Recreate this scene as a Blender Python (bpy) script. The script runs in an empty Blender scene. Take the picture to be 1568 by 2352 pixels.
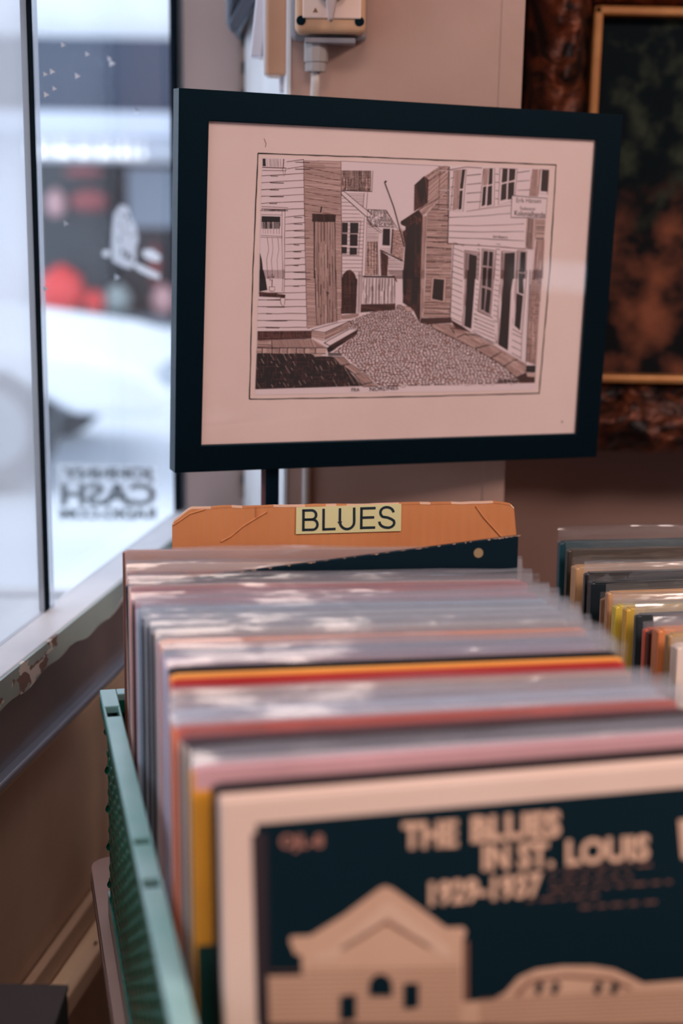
import bpy, bmesh, math, random
from mathutils import Vector, Matrix, noise
R = math.radians
scene = bpy.context.scene
col = scene.collection

# ------------------------------------------------------------------ camera
CAM_H, PITCH, ROLL, LENS = 1.40, R(12.96), R(1.0), 50.0
FPX = LENS / 36.0 * 2352
fwd = Vector((0, math.cos(PITCH), -math.sin(PITCH)))
_up = Vector((0, math.sin(PITCH), math.cos(PITCH))); _rt = Vector((1, 0, 0))
rt = math.cos(ROLL) * _rt + math.sin(ROLL) * _up
up = -math.sin(ROLL) * _rt + math.cos(ROLL) * _up
CAM = Vector((0, 0, CAM_H))
cd = bpy.data.cameras.new('camera'); cam = bpy.data.objects.new('camera', cd); col.objects.link(cam)
cam.matrix_world = Matrix(((rt.x, up.x, -fwd.x, 0), (rt.y, up.y, -fwd.y, 0), (rt.z, up.z, -fwd.z, CAM_H), (0, 0, 0, 1)))
cd.sensor_fit = 'VERTICAL'; cd.sensor_height = 36; cd.sensor_width = 24; cd.lens = LENS
cd.clip_start = 0.02; cd.clip_end = 200
cd.dof.use_dof = True; cd.dof.focus_distance = 1.20; cd.dof.aperture_fstop = 3.1
scene.camera = cam
# ------------------------------------------------------------------ world, sun, lamps' power, exposure
SKY = (0.72, 0.83, 1.0); SKY_STRENGTH = 1.22
LAMP_POWER = 27.0; LAMP2_POWER = 7.0; LAMP_COLOUR = (1.0, 0.80, 0.72)
w = bpy.data.worlds.new('sky'); scene.world = w; w.use_nodes = True
w.node_tree.nodes['Background'].inputs[0].default_value = (*SKY, 1)
w.node_tree.nodes['Background'].inputs[1].default_value = SKY_STRENGTH
scene.view_settings.view_transform = 'Standard'; scene.view_settings.look = 'None'
scene.view_settings.gamma = 1; scene.view_settings.use_curve_mapping = False
scene.view_settings.exposure = 0.75
scene.cycles.use_denoising = True
scene.cycles.transparent_max_bounces = 40
scene.cycles.max_bounces = 10; scene.cycles.diffuse_bounces = 4; scene.cycles.glossy_bounces = 4
scene.cycles.caustics_reflective = False; scene.cycles.caustics_refractive = False
scene.cycles.sample_clamp_indirect = 4.0

def area_light(name, loc, size, power, colour, parent=None):
    d = bpy.data.lights.new(name, 'AREA'); d.shape = 'DISK'; d.size = size; d.energy = power; d.color = colour
    o = bpy.data.objects.new(name, d); col.objects.link(o); o.location = loc
    if parent: o.parent = parent
    return o

# ------------------------------------------------------------------ where things stand: rays from the viewpoint, used to measure
def ray(x, y): return (x - 784) / FPX * rt + (1176 - y) / FPX * up + fwd
def onz(x, y, z): r = ray(x, y); return CAM + r * ((z - CAM_H) / r.z)
def ony(x, y, Y): r = ray(x, y); return CAM + r * (Y / r.y)
def onplane(x, y, p0, n): r = ray(x, y); return CAM + r * ((p0 - CAM).dot(n) / r.dot(n))

# ------------------------------------------------------------------ materials
def rgb(r, g, b):
    f = lambda c: (c / 255 / 12.92) if c / 255 <= 0.04045 else ((c / 255 + 0.055) / 1.055) ** 2.4
    return (f(r), f(g), f(b), 1)
_mats = {}
def mat(name, c, rough=0.6, metal=0.0, spec=0.5, emit=None, estr=0.0):
    if name in _mats: return _mats[name]
    m = bpy.data.materials.new(name); m.use_nodes = True
    b = m.node_tree.nodes['Principled BSDF']
    b.inputs['Base Color'].default_value = c if len(c) == 4 else (*c, 1)
    b.inputs['Roughness'].default_value = rough; b.inputs['Metallic'].default_value = metal
    b.inputs['Specular IOR Level'].default_value = spec
    if emit:
        b.inputs['Emission Color'].default_value = emit; b.inputs['Emission Strength'].default_value = estr
    if name in ('blue black paint', 'black frame lacquer', 'black card', 'black print'): b.inputs['Specular Tint'].default_value = (.25, .6, .85, 1)
    m.diffuse_color = c if len(c) == 4 else (*c, 1)
    _mats[name] = m; return m
def noisy(name, c1, c2, scale=8.0, detail=4, rough=0.6, bump=0.0, bscale=60.0, stretch=(1, 1, 1), metal=0.0, pos=(0.35, 0.65), spec=0.5, bdist=0.002, distort=0.0):
    if name in _mats: return _mats[name]
    m = mat(name, c1, rough, metal, spec); nt = m.node_tree; N = nt.nodes; L = nt.links
    b = N['Principled BSDF']
    tc = N.new('ShaderNodeTexCoord'); mp = N.new('ShaderNodeMapping'); mp.inputs['Scale'].default_value = stretch
    L.new(tc.outputs['Object'], mp.inputs['Vector'])
    n = N.new('ShaderNodeTexNoise'); n.inputs['Scale'].default_value = scale; n.inputs['Detail'].default_value = detail
    n.inputs['Distortion'].default_value = distort
    L.new(mp.outputs[0], n.inputs['Vector'])
    r = N.new('ShaderNodeValToRGB'); r.color_ramp.elements[0].position = pos[0]; r.color_ramp.elements[1].position = pos[1]
    r.color_ramp.elements[0].color = c1; r.color_ramp.elements[1].color = c2
    L.new(n.outputs['Fac'], r.inputs[0]); L.new(r.outputs[0], b.inputs['Base Color'])
    if bump:
        n2 = N.new('ShaderNodeTexNoise'); n2.inputs['Scale'].default_value = bscale; n2.inputs['Detail'].default_value = 5
        L.new(mp.outputs[0], n2.inputs['Vector'])
        bp = N.new('ShaderNodeBump'); bp.inputs['Strength'].default_value = bump; bp.inputs['Distance'].default_value = bdist
        L.new(n2.outputs['Fac'], bp.inputs['Height']); L.new(bp.outputs[0], b.inputs['Normal'])
    return m
def glass(name, haze=0.0, hazecol=(0.8, 0.85, 0.9, 1), ior=1.5, rough=0.0, bump=0.0, tint=(1, 1, 1, 1), gloss_extra=0.0):
    """thin sheet: clear, mirrors by its angle, with a little haze or milkiness"""
    if name in _mats: return _mats[name]
    m = bpy.data.materials.new(name); m.use_nodes = True; nt = m.node_tree; N = nt.nodes; L = nt.links; N.clear()
    out = N.new('ShaderNodeOutputMaterial'); tr = N.new('ShaderNodeBsdfTransparent'); tr.inputs[0].default_value = tint
    gl = N.new('ShaderNodeBsdfGlossy'); gl.inputs['Roughness'].default_value = rough; gl.inputs[0].default_value = (1, 1, 1, 1)
    fr = N.new('ShaderNodeFresnel')
    ge = N.new('ShaderNodeNewGeometry'); mi_ = N.new('ShaderNodeMapRange'); mi_.inputs['To Min'].default_value = ior; mi_.inputs['To Max'].default_value = 1 / ior
    L.new(ge.outputs['Backfacing'], mi_.inputs['Value']); L.new(mi_.outputs[0], fr.inputs[0])   # a thin sheet mirrors alike on both sides
    mx = N.new('ShaderNodeMixShader')
    base = tr
    if haze:
        df = N.new('ShaderNodeBsdfDiffuse'); df.inputs[0].default_value = hazecol
        tl = N.new('ShaderNodeBsdfTranslucent'); tl.inputs[0].default_value = hazecol
        m2 = N.new('ShaderNodeMixShader'); m2.inputs[0].default_value = 0.5; L.new(df.outputs[0], m2.inputs[1]); L.new(tl.outputs[0], m2.inputs[2])
        m3 = N.new('ShaderNodeMixShader'); m3.inputs[0].default_value = haze; L.new(tr.outputs[0], m3.inputs[1]); L.new(m2.outputs[0], m3.inputs[2])
        base = m3
    fac = fr.outputs[0]
    if gloss_extra:
        ad = N.new('ShaderNodeMath'); ad.operation = 'ADD'; ad.inputs[1].default_value = gloss_extra; ad.use_clamp = True
        L.new(fac, ad.inputs[0]); fac = ad.outputs[0]
    L.new(fac, mx.inputs[0]); L.new(base.outputs[0], mx.inputs[1]); L.new(gl.outputs[0], mx.inputs[2])
    if bump:
        tc = N.new('ShaderNodeTexCoord'); n = N.new('ShaderNodeTexNoise'); n.inputs['Scale'].default_value = 38; n.inputs['Detail'].default_value = 3
        mp = N.new('ShaderNodeMapping'); mp.inputs['Scale'].default_value = (0.35, 1, 1.2); L.new(tc.outputs['Object'], mp.inputs[0]); L.new(mp.outputs[0], n.inputs['Vector'])
        bp = N.new('ShaderNodeBump'); bp.inputs['Strength'].default_value = bump; bp.inputs['Distance'].default_value = 0.004
        L.new(n.outputs['Fac'], bp.inputs['Height']); L.new(bp.outputs[0], gl.inputs['Normal']); L.new(bp.outputs[0], fr.inputs['Normal'])
    L.new(mx.outputs[0], out.inputs[0]); _mats[name] = m; return m

# ------------------------------------------------------------------ mesh building
class MB:
    def __init__(s, F=None): s.v = []; s.f = []; s.m = []; s.F = F or Matrix.Identity(4)
    def add(s, vs, fs, mi=0):
        k = len(s.v); s.v += [s.F @ Vector(p) for p in vs]
        s.f += [tuple(k + i for i in f) for f in fs]; s.m += [mi] * len(fs)
    def box(s, lo, hi, mi=0, M=None):
        vs = [Vector((x, y, z)) for z in (lo[2], hi[2]) for y in (lo[1], hi[1]) for x in (lo[0], hi[0])]
        if M: vs = [M @ p for p in vs]
        s.add(vs, [(0, 2, 3, 1), (4, 5, 7, 6), (0, 1, 5, 4), (2, 6, 7, 3), (0, 4, 6, 2), (1, 3, 7, 5)], mi)
    def prism(s, pts, axis, a, b, mi=0):
        """polygon in the two other axes, pushed along axis from a to b"""
        def P(p, t): return {'x': (t, p[0], p[1]), 'y': (p[0], t, p[1]), 'z': (p[0], p[1], t)}[axis]
        n = len(pts); vs = [P(p, a) for p in pts] + [P(p, b) for p in pts]
        s.add(vs, [tuple(range(n)), tuple(range(2 * n - 1, n - 1, -1))] + [(i, (i + 1) % n, n + (i + 1) % n, n + i) for i in range(n)], mi)
    def tube(s, pts, r, n=10, mi=0):
        pts = [Vector(p) for p in pts]; k = len(pts); vs = []; fs = []
        for i, p in enumerate(pts):
            d = (pts[min(i + 1, k - 1)] - pts[max(i - 1, 0)]).normalized()
            a = d.orthogonal().normalized() if i == 0 else (a - d * a.dot(d)).normalized()
            b = d.cross(a); rr = r[i] if isinstance(r, (list, tuple)) else r
            vs += [p + rr * (math.cos(2 * math.pi * j / n) * a + math.sin(2 * math.pi * j / n) * b) for j in range(n)]
        for i in range(k - 1):
            for j in range(n): fs.append((i * n + j, i * n + (j + 1) % n, (i + 1) * n + (j + 1) % n, (i + 1) * n + j))
        fs += [tuple(range(n - 1, -1, -1)), tuple((k - 1) * n + j for j in range(n))]
        s.add(vs, fs, mi)
    def lathe(s, prof, c=(0, 0, 0), n=24, axis='z', mi=0):
        vs = []; k = len(prof)
        for r, h in prof:
            for j in range(n):
                a = 2 * math.pi * j / n; x, y = r * math.cos(a), r * math.sin(a)
                p = {'z': (x, y, h), 'y': (x, h, y), 'x': (h, x, y)}[axis]
                vs.append(Vector(p) + Vector(c))
        fs = [(i * n + j, i * n + (j + 1) % n, (i + 1) * n + (j + 1) % n, (i + 1) * n + j) for i in range(k - 1) for j in range(n)]
        fs += [tuple(range(n)), tuple((k - 1) * n + j for j in range(n))]
        s.add(vs, fs, mi)
    def grid(s, fn, nu, nv, mi=0):
        vs = [fn(i / nu, j / nv) for j in range(nv + 1) for i in range(nu + 1)]
        s.add(vs, [(j * (nu + 1) + i, j * (nu + 1) + i + 1, (j + 1) * (nu + 1) + i + 1, (j + 1) * (nu + 1) + i) for j in range(nv) for i in range(nu)], mi)
    def build(s, name, mats, parent=None, bevel=0, smooth=False, M=None, fix=True, segs=2):
        me = bpy.data.meshes.new(name); me.from_pydata([tuple(p) for p in s.v], [], s.f)
        for m in (mats if isinstance(mats, (list, tuple)) else [mats]): me.materials.append(m)
        for p, mi in zip(me.polygons, s.m): p.material_index = mi; p.use_smooth = smooth
        if fix:
            bm = bmesh.new(); bm.from_mesh(me); bmesh.ops.recalc_face_normals(bm, faces=bm.faces); bm.to_mesh(me); bm.free()
        o = bpy.data.objects.new(name, me); col.objects.link(o)
        if parent: o.parent = parent
        elif M is not None: o.matrix_world = M
        if bevel:
            md = o.modifiers.new('bevel', 'BEVEL'); md.width = bevel; md.segments = segs; md.limit_method = 'ANGLE'; md.angle_limit = R(40)
        return o
def tag(o, label=None, cat=None, group=None, kind=None):
    if label: o['label'] = label
    if cat: o['category'] = cat
    if group: o['group'] = group
    if kind: o['kind'] = kind
    return o
def thing(name, label, cat, M, group=None):
    o = bpy.data.objects.new(name, None); o.empty_display_size = 0.05; col.objects.link(o)
    o.matrix_world = M if isinstance(M, Matrix) else Matrix.Translation(M)
    return tag(o, label, cat, group)
def frame(o, yaw, z=None, lean=0.0):
    """origin o, local x to the right turned by yaw, local y away, z up, leaning away by lean"""
    p = Vector(o) if z is None else Vector((o[0], o[1], z))
    return Matrix.Translation(p) @ Matrix.Rotation(yaw, 4, 'Z') @ Matrix.Rotation(-lean, 4, 'X')
def tri_fix(o):
    return o
def text_shape(txt, size=1.0, bold=0.0, spacing=1.0):
    cu = bpy.data.curves.new('t', 'FONT'); cu.body = txt; cu.size = size; cu.offset = bold; cu.space_character = spacing; cu.resolution_u = 3
    ob = bpy.data.objects.new('t', cu); col.objects.link(ob)
    dg = bpy.context.evaluated_depsgraph_get(); dg.update(); me = ob.evaluated_get(dg).to_mesh()
    vs = [v.co.copy() for v in me.vertices]; fs = [tuple(p.vertices) for p in me.polygons]
    ob.evaluated_get(dg).to_mesh_clear(); bpy.data.objects.remove(ob); bpy.data.curves.remove(cu)
    return vs, fs
# ================================================================== THE SETTING
M_PLASTER = noisy('warm plaster', rgb(182, 146, 132), rgb(194, 158, 144), 6, 4, 0.75, 0.35, 90, bdist=0.0015)
M_WHITEWALL = noisy('white painted wall', rgb(214, 212, 214), rgb(226, 224, 226), 9, 4, 0.6, 0.15, 60)
M_BROWNWALL = noisy('dim brown wall', rgb(142, 112, 104), rgb(156, 126, 116), 3, 4, 0.7, 0.2, 50)
M_CEIL = noisy('ceiling paint', rgb(196, 186, 176), rgb(206, 198, 190), 4, 3, 0.9)
M_FLOOR = noisy('dark floor', rgb(44, 44, 48), rgb(60, 56, 56), 5, 6, 0.55, 0.2, 30)
M_BLACK = mat('blue black paint', (0.0006, 0.0045, 0.008, 1), 0.5, spec=0.2)
BANG = R(10.0)                                        # the glazed partition runs away to the right by this much
bdir = Vector((math.sin(BANG), math.cos(BANG), 0)); bn = Vector((math.cos(BANG), -math.sin(BANG), 0))
SILLZ = 0.98
G0 = onz(0, 1480, SILLZ); F0 = onz(0, 1556, SILLZ)
G0 = Vector((G0.x, G0.y, 0)); F0 = Vector((F0.x, F0.y, 0))
def gl_at(px, py): return onplane(px, py, G0, bn)
def fr_at(px, py): return onplane(px, py, F0, bn)
sG = (gl_at(404, 700) - G0).dot(bdir)                 # where the glass ends against the wall
endG = G0 + bdir * sG
BACKY, PILY, PANEY = 1.80, 1.45, 2.30
FW = Matrix(((bdir.x, bn.x, 0, G0.x), (bdir.y, bn.y, 0, G0.y), (0, 0, 1, 0), (0, 0, 0, 1)))   # partition frame: x along, y into the room
S0 = -5.2
TG = Matrix.Translation(G0); FL = Matrix.Translation(-G0) @ FW

X412 = endG.x + 0.012
X560 = ony(560, 700, endG.y).x
PXL = ony(660, 150, PILY).x; PXR = ony(1204, 0, PILY).x
b = MB(); b.box((-0.75 - 1.6, -2.6, -0.06), (2.4, 2.4, 0)); tag(b.build('floor', M_FLOOR), kind='structure')
b = MB(); b.box((-0.23, -2.6, 2.7), (2.4, 2.0, 2.76)); b.box((-2.4, -2.6, 2.6), (-0.2, 2.34, 2.68)); tag(b.build('ceiling', M_CEIL), kind='structure')
b = MB(); b.box((2.2, -2.6, 0), (2.3, -.42, 2.7)); b.box((2.2, .22, 0), (2.3, 2.0, 2.7)); b.box((2.2, -.42, 0), (2.3, .22, 1.075)); b.box((2.2, -.42, 1.165), (2.3, .22, 2.7)); tag(b.build('wall_right', M_BROWNWALL), kind='structure')
# rear wall, behind the viewer, with an unseen window added for cool fill and reflections
RWX0, RWX1, RWZ0, RWZ1 = 0.7, 1.5, 1.05, 2.1
b = MB(); b.box((-1.2, -2.5, 0), (RWX0, -2.4, 2.7)); b.box((RWX1, -2.5, 0), (2.3, -2.4, 2.7)); b.box((RWX0, -2.5, 0), (RWX1, -2.4, RWZ0)); b.box((RWX0, -2.5, RWZ1), (RWX1, -2.4, 2.7))
tag(b.build('wall_rear', M_BROWNWALL), kind='structure')
b = MB(); b.box((RWX0, -2.47, RWZ0), (RWX1, -2.465, RWZ1)); b.box((RWX0, -2.49, RWZ0), (RWX0 + .04, -2.43, RWZ1), 1); b.box((RWX1 - .04, -2.49, RWZ0), (RWX1, -2.43, RWZ1), 1)
b.box((RWX0, -2.49, RWZ0), (RWX1, -2.43, RWZ0 + .04), 1); b.box((RWX0, -2.49, RWZ1 - .04), (RWX1, -2.43, RWZ1), 1)
tag(b.build('fill_window', [glass('rear pane'), M_WHITEWALL]), kind='structure')
b = MB(); b.box((2.25, -.42, 1.075), (2.254, .22, 1.165)); b.box((2.21, -.42, 1.075), (2.28, -.36, 1.165), 1); b.box((2.21, .14, 1.075), (2.28, .22, 1.165), 1); tag(b.build('reflection_window', [glass('rear pane'), M_WHITEWALL]), kind='structure')  # unseen slot window, added to throw a bluish reflection onto the picture glass
# back wall: the brown part at the right, beyond the pillar
b = MB(); b.box((PXR - 0.10, BACKY, 0), (2.3, BACKY + 0.1, 2.7)); tag(b.build('wall_back', M_BROWNWALL), kind='structure')
# narrow wall strip beside the glass, and its return to the street front
b = MB(); b.prism([(X412, endG.y), (X560 + .004, endG.y), (X560 + .02, endG.y + .5), (X412 - 0.0, PANEY + .05)], 'z', 0, 2.7)
tag(b.build('wall_left', noisy('mauve grey plaster', rgb(176, 152, 146), rgb(186, 164, 158), 5, 4, 0.75, 0.2, 80)), kind='structure')
# pillar: warm front face, white splayed face towards the window
b = MB(); z0, z1 = 0, 2.7
A = (PXL, PILY); B_ = (PXR, PILY); Cc = (PXR, BACKY + .1); D_ = (X560, endG.y + .04); D2 = (X560, endG.y)
n_ = [A, B_, Cc, (X560 + .02, BACKY + .25), D2]
vs = [(p[0], p[1], z) for z in (z0, z1) for p in n_]; k = len(n_)
b.add(vs, [(0, 1, k + 1, k)], 0); b.add(vs, [(1, 2, k + 2, k + 1), (2, 3, k + 3, k + 2), (3, 4, k + 4, k + 3)], 0); b.add(vs, [(4, 0, k, k + 4)], 1)
b.add(vs, [tuple(range(k)), tuple(range(k, 2 * k))], 0)
tag(b.build('wall_pillar', [M_PLASTER, M_WHITEWALL], fix=True), kind='structure')
# raised corner beads of the pillar
b = MB(); b.box((PXR - .0215, PILY - .0012, 0), (PXR + .001, PILY + .002, 2.7)); b.box((PXL - .0005, PILY - .0016, 0), (PXL + .0035, PILY + .003, 2.7), 1)
tag(b.build('trim_1', [M_PLASTER, M_WHITEWALL], bevel=.0005), kind='structure')

# sill, fascia, dark metal panel, wall below
dF = (F0 - G0).dot(bn); M_SILL = noisy('pale grey sill paint', rgb(232, 234, 242), rgb(242, 244, 250), 14, 4, 0.42, 0.1, 60)
zf1 = fr_at(0, 1622).z; zp1 = fr_at(100, 1690).z; zs1 = fr_at(0, 1862).z
def peel_mat():
    m = noisy('peeling grey green paint', rgb(150, 166, 160), rgb(168, 182, 176), 10, 4, 0.35)
    nt = m.node_tree; N = nt.nodes; L = nt.links; bs = N['Principled BSDF']
    old = bs.inputs['Base Color'].links[0].from_socket
    tc = N.new('ShaderNodeTexCoord'); mp = N.new('ShaderNodeMapping'); mp.inputs['Scale'].default_value = (1, 1, 1.8); L.new(tc.outputs['Object'], mp.inputs[0])
    n = N.new('ShaderNodeTexNoise'); n.inputs['Scale'].default_value = 21; n.inputs['Detail'].default_value = 3; L.new(mp.outputs[0], n.inputs['Vector'])
    r = N.new('ShaderNodeValToRGB'); r.color_ramp.interpolation = 'CONSTANT'; e = r.color_ramp.elements
    e[0].position = 0; e[0].color = (0, 0, 0, 1); e[1].position = 0.57; e[1].color = (1, 1, 1, 1)
    L.new(n.outputs['Fac'], r.inputs[0])
    n2 = N.new('ShaderNodeTexNoise'); n2.inputs['Scale'].default_value = 40; L.new(mp.outputs[0], n2.inputs['Vector'])
    r2 = N.new('ShaderNodeValToRGB'); r2.color_ramp.interpolation = 'CONSTANT'; e = r2.color_ramp.elements
    e[0].position = 0; e[0].color = rgb(126, 96, 82); e[1].position = 0.50; e[1].color = rgb(226, 216, 206)
    L.new(n2.outputs['Fac'], r2.inputs[0])
    mx = N.new('ShaderNodeMix'); mx.data_type = 'RGBA'; L.new(r.outputs[0], mx.inputs['Factor']); L.new(old, mx.inputs['A']); L.new(r2.outputs[0], mx.inputs['B'])
    L.new(mx.outputs['Result'], bs.inputs['Base Color']); return m
t = thing('window_sill', 'pale grey window sill ledge with a peeling grey-green front edge below the glass', 'window sill', TG)
b = MB(FL); b.box((S0, -0.004, SILLZ - .012), (sG + .02, dF, SILLZ)); b.build('sill_board', M_SILL, t, bevel=.0015)
def wavy(u, v):
    s = S0 + (sG - .004 - S0) * u; edge = zf1 + 0.0022 * math.sin(s * 31) + 0.0018 * math.sin(s * 83 + 1)
    return (s, dF + .0006, edge + (SILLZ - .0004 - edge) * v)
b = MB(FL); b.grid(wavy, 700, 1); o = b.build('front_edge', peel_mat(), t, fix=False); tag(o, 'grey-green paint peeling off the front edge')
md = o.modifiers.new('s', 'SOLIDIFY'); md.thickness = .003; md.offset = 1
M_PANEL = noisy('dark brown sheet metal', rgb(84, 72, 76), rgb(116, 98, 94), 5, 3, 0.28, 0.05, 20, spec=0.8)
b = MB(FL); b.box((S0, dF - .012, zp1), (sG + .01, dF - .004, SILLZ - .012)); o = b.build('dark_panel', M_PANEL, t); tag(o, 'glossy dark panel under the sill')
b = MB(FL); b.box((S0, dF - .01, zp1 - .008), (sG + .01, dF + .006, zp1)); o = b.build('metal_strip', mat('steel strip', rgb(150, 155, 170), 0.35, 0.6), t, bevel=.002)
M_WOODWALL = noisy('stained brown board', rgb(190, 158, 132), rgb(208, 176, 150), 7, 6, 0.6, 0.25, 60, stretch=(.5, 1, 1))
b = MB(FW); b.box((S0, -.10, 0), (sG + .03, dF - .018, zs1)); b.box((S0, -.10, zs1 + .0), (sG + .03, dF - .012, zp1 - .006), 1)
tag(b.build('wall_window', [M_WOODWALL, noisy('tan board strip', rgb(206, 174, 140), rgb(222, 190, 156), 6, 4, 0.5)]), kind='structure')
b = MB(FW); b.box((S0, -.10, 2.25), (sG + .02, .02, 2.7)); tag(b.build('trim_2', M_WHITEWALL), kind='structure')
# the glass partition: two panes, black joint, black end seal and its light strip
sM = (gl_at(92, 1000) - G0).dot(bdir)
t = thing('window_1', None, None, TG); tag(t, kind='structure')
gA = glass('clear shop glass', ior=1.16); gB = glass('brightening haze shop glass', ior=1.22, haze=0.38, hazecol=(0.86, 0.9, 0.95, 1))  # left pane gets a pale haze so that it looks brighter
def pane(name, s0, s1, g):
    b = MB(FL); b.box((s0, -.003, SILLZ), (s1, .003, 2.25)); return b.build(name, g, t)
pane('pane', sM + .006, sG - .004, gA); o = pane('pane', S0, sM - .006, gB); tag(o, 'pane left of the black joint, brightened by an added haze')
b = MB(FL); b.box((sM - .010, -.0035, SILLZ), (sM + .005, .0035, 2.25)); b.build('joint', mat('black sealant', rgb(8, 22, 32), 0.85, spec=.05), t, bevel=.002)
b = MB(FL); b.box((sM + .0055, -.0035, SILLZ), (sM + .015, .0038, 2.25)); b.build('pane_edge', glass('pale glass edge', haze=.45, hazecol=(.72, .8, .9, 1)), t)
b = MB(FL); b.box((sG - .006, -.0035, SILLZ), (sG + .012, .0035, 2.25)); b.build('end_seal', _mats['black sealant'], t)
b = MB(FL); b.box((sG + .008, .001, SILLZ), (sG + .022, .006, 2.25)); b.build('frame_strip', mat('pale aluminium', rgb(150, 160, 172), 0.35, .5), t)
specks = [(170, 174, 5), (250, 145, 6), (244, 134, 4), (193, 124, 4), (112, 164, 5), (96, 170, 4), (117, 203, 4), (98, 217, 5), (137, 103, 4), (307, 255, 4), (144, 513, 5), (96, 662, 5), (262, 636, 5)]
b = MB(FL); iv = FW.inverted()
for (x, y, r_) in specks:
    b.add([iv @ (gl_at(x - r_ * 1.1, y - r_ * 1.4) ) + Vector((0, .0035, 0)), iv @ gl_at(x + r_ * 1.4, y + 1) + Vector((0, .0035, 0)), iv @ gl_at(x - r_ * .9, y + r_ * 1.4) + Vector((0, .0035, 0))], [(0, 1, 2)])
b.build('paint_specks', mat('paint specks', rgb(225, 232, 242), .5), t, fix=False)

# display deck and the street-front pane beyond it
b = MB(); b.prism([(-2.3, -2.5), (FW @ Vector((S0 + 2.0, -.11, 0)))[:2], (endG.x - .13, endG.y), (X412 - .005, endG.y + .02), (X412 - .005, PANEY), (-2.3, PANEY)], 'z', .66, .72)
tag(b.build('trim_3', mat('white deck', rgb(226, 230, 236), .5)), kind='structure')
b = MB(); b.box((-2.3, PANEY - .004, .72), (X412, PANEY + .004, 2.6)); b.box((-2.3, PANEY - .02, .0), (X412, PANEY + .04, .72), 1); b.box((-2.3, PANEY - .02, 2.45), (X412, PANEY + .04, 2.6), 1)
tag(b.build('window_2', [glass('street glass', ior=1.12), M_WHITEWALL]), kind='structure')

# ================================================================== OUTSIDE, ACROSS THE STREET
GZ = 0.06
M_SNOW = noisy('trodden snow', rgb(214, 220, 228), rgb(236, 240, 246), 0.9, 5, 0.8)
b = MB(); b.box((-40, PANEY + .06, -.2), (40, 60, GZ)); tag(b.build('ground', M_SNOW), kind='structure')
FY = 14.0
def fx(px, py=400): return ony(px, py, FY).x
def fz(py, px=240): return ony(px, py, FY).z
t = thing('shop_building', 'blurred white shop front across the street with a dark sign band', 'building', Vector((fx(240), FY, GZ)))
L_ = lambda v: Vector(v) - Vector((fx(240), FY, GZ))
def fbox(name, x0, x1, y0, y1, d0, d1, m, bev=0):
    b = MB(); b.box(L_((fx(x0), FY - d1, max(GZ, fz(y1)))), L_((fx(x1), FY - d0, fz(y0)))); return b.build(name, m, t, bevel=bev)
M_FAC = noisy('white rendered facade', rgb(232, 236, 242), rgb(242, 246, 250), 2, 3, .8)
b = MB(); b.box(L_((-9, FY, GZ)), L_((4, FY + 3, 4.6))); b.build('wall', M_FAC, t)
fbox('sign_band', -60, 900, 92, 262, 0, .25, mat('slate sign band', rgb(52, 64, 84), .6))
fbox('ledge', -400, 900, 264, 318, 0, .7, mat('pale grey ledge', rgb(206, 212, 224), .7), .03)
fbox('shop_window', 84, 620, 372, 740, -.1, .04, mat('dark shop interior', rgb(6, 20, 30), .4))
fbox('door_panel', 296, 420, 385, 520, .04, .08, mat('grey door panel', rgb(128, 138, 150), .6))
fbox('plinth', 84, 620, 742, 800, 0, .3, M_FAC)
fbox('counter', 110, 400, 716, 742, .05, .5, mat('grey counter', rgb(92, 104, 114), .6))
def red(name, x, y, w, h, c, lab):
    cx_, cz = fx(x), fz(y); ww = w / FPX * FY; hh = h / FPX * FY
    b = MB(); b.lathe([(.01, -hh / 2), (ww * .35, -hh * .5), (ww * .5, -hh * .1), (ww * .42, hh * .25), (ww * .2, hh * .4), (.01, hh / 2)], n=20)
    o = b.build(name, c, smooth=True); o.location = (cx_, FY - .28, cz); return tag(o, lab, 'shop display')
MR = mat('red glaze', rgb(226, 40, 34), .4); MR2 = mat('dull red glaze', rgb(140, 54, 54), .5); MP_ = mat('pink glaze', rgb(196, 150, 150), .5)
red('red_ornament', 148, 660, 104, 110, MR, 'round bright red ornament low in the shop window across the street')
red('red_pot', 222, 688, 50, 56, MR, 'small red pot just right of the round bright red ornament across the street')
red('pink_vase', 140, 465, 44, 60, MP_, 'dusty pink vase at upper left in the shop window across the street')
red('dark_red_bowl', 215, 458, 84, 48, MR2, 'wide dull red bowl high in the shop window across the street')
red('red_garland', 205, 394, 90, 22, MR2, 'dull red garland hanging under the string lights across the street')
red('pale_vase', 276, 680, 60, 70, mat('pale glaze', rgb(150, 160, 158), .5), 'pale grey vase right of the small red pot across the street')
red('pink_jar', 380, 680, 52, 70, MP_, 'dusty pink jar at right in the shop window across the street')
red('red_lantern', 362, 600, 20, 90, MR2, 'thin dull red lantern at right in the shop window across the street')
drop = fz(318) - (fz(362) + .02)
for i in range(17):
    x = 98 + i * 15.2 + (5 if i % 3 == 1 else -3 if i % 4 == 2 else 0)
    b = MB(); b.lathe([(.002, -.035), (.022, -.02), (.026, 0), (.012, .03), (.006, .05), (.004, drop)], n=10)
    o = b.build('string_light_bulb', mat('lit bulb', (1, 1, 1, 1), .5, emit=(.9, .92, 1, 1), estr=.75), smooth=True); o.location = (fx(x), FY - .60, fz(362) + .02)
    tag(o, 'small white bulb in the string of lights under the ledge across the street', 'light bulb', 'string of lights under the ledge across the street')
b = MB(); b.tube([(fx(90), FY - .60, fz(318) - .008), (fx(350), FY - .60, fz(318) - .008)], .008, 6); tag(b.build('light_string', mat('white cable', rgb(210, 214, 220), .5)), 'white cable holding the string of lights under the ledge across the street', 'string light')
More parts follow.
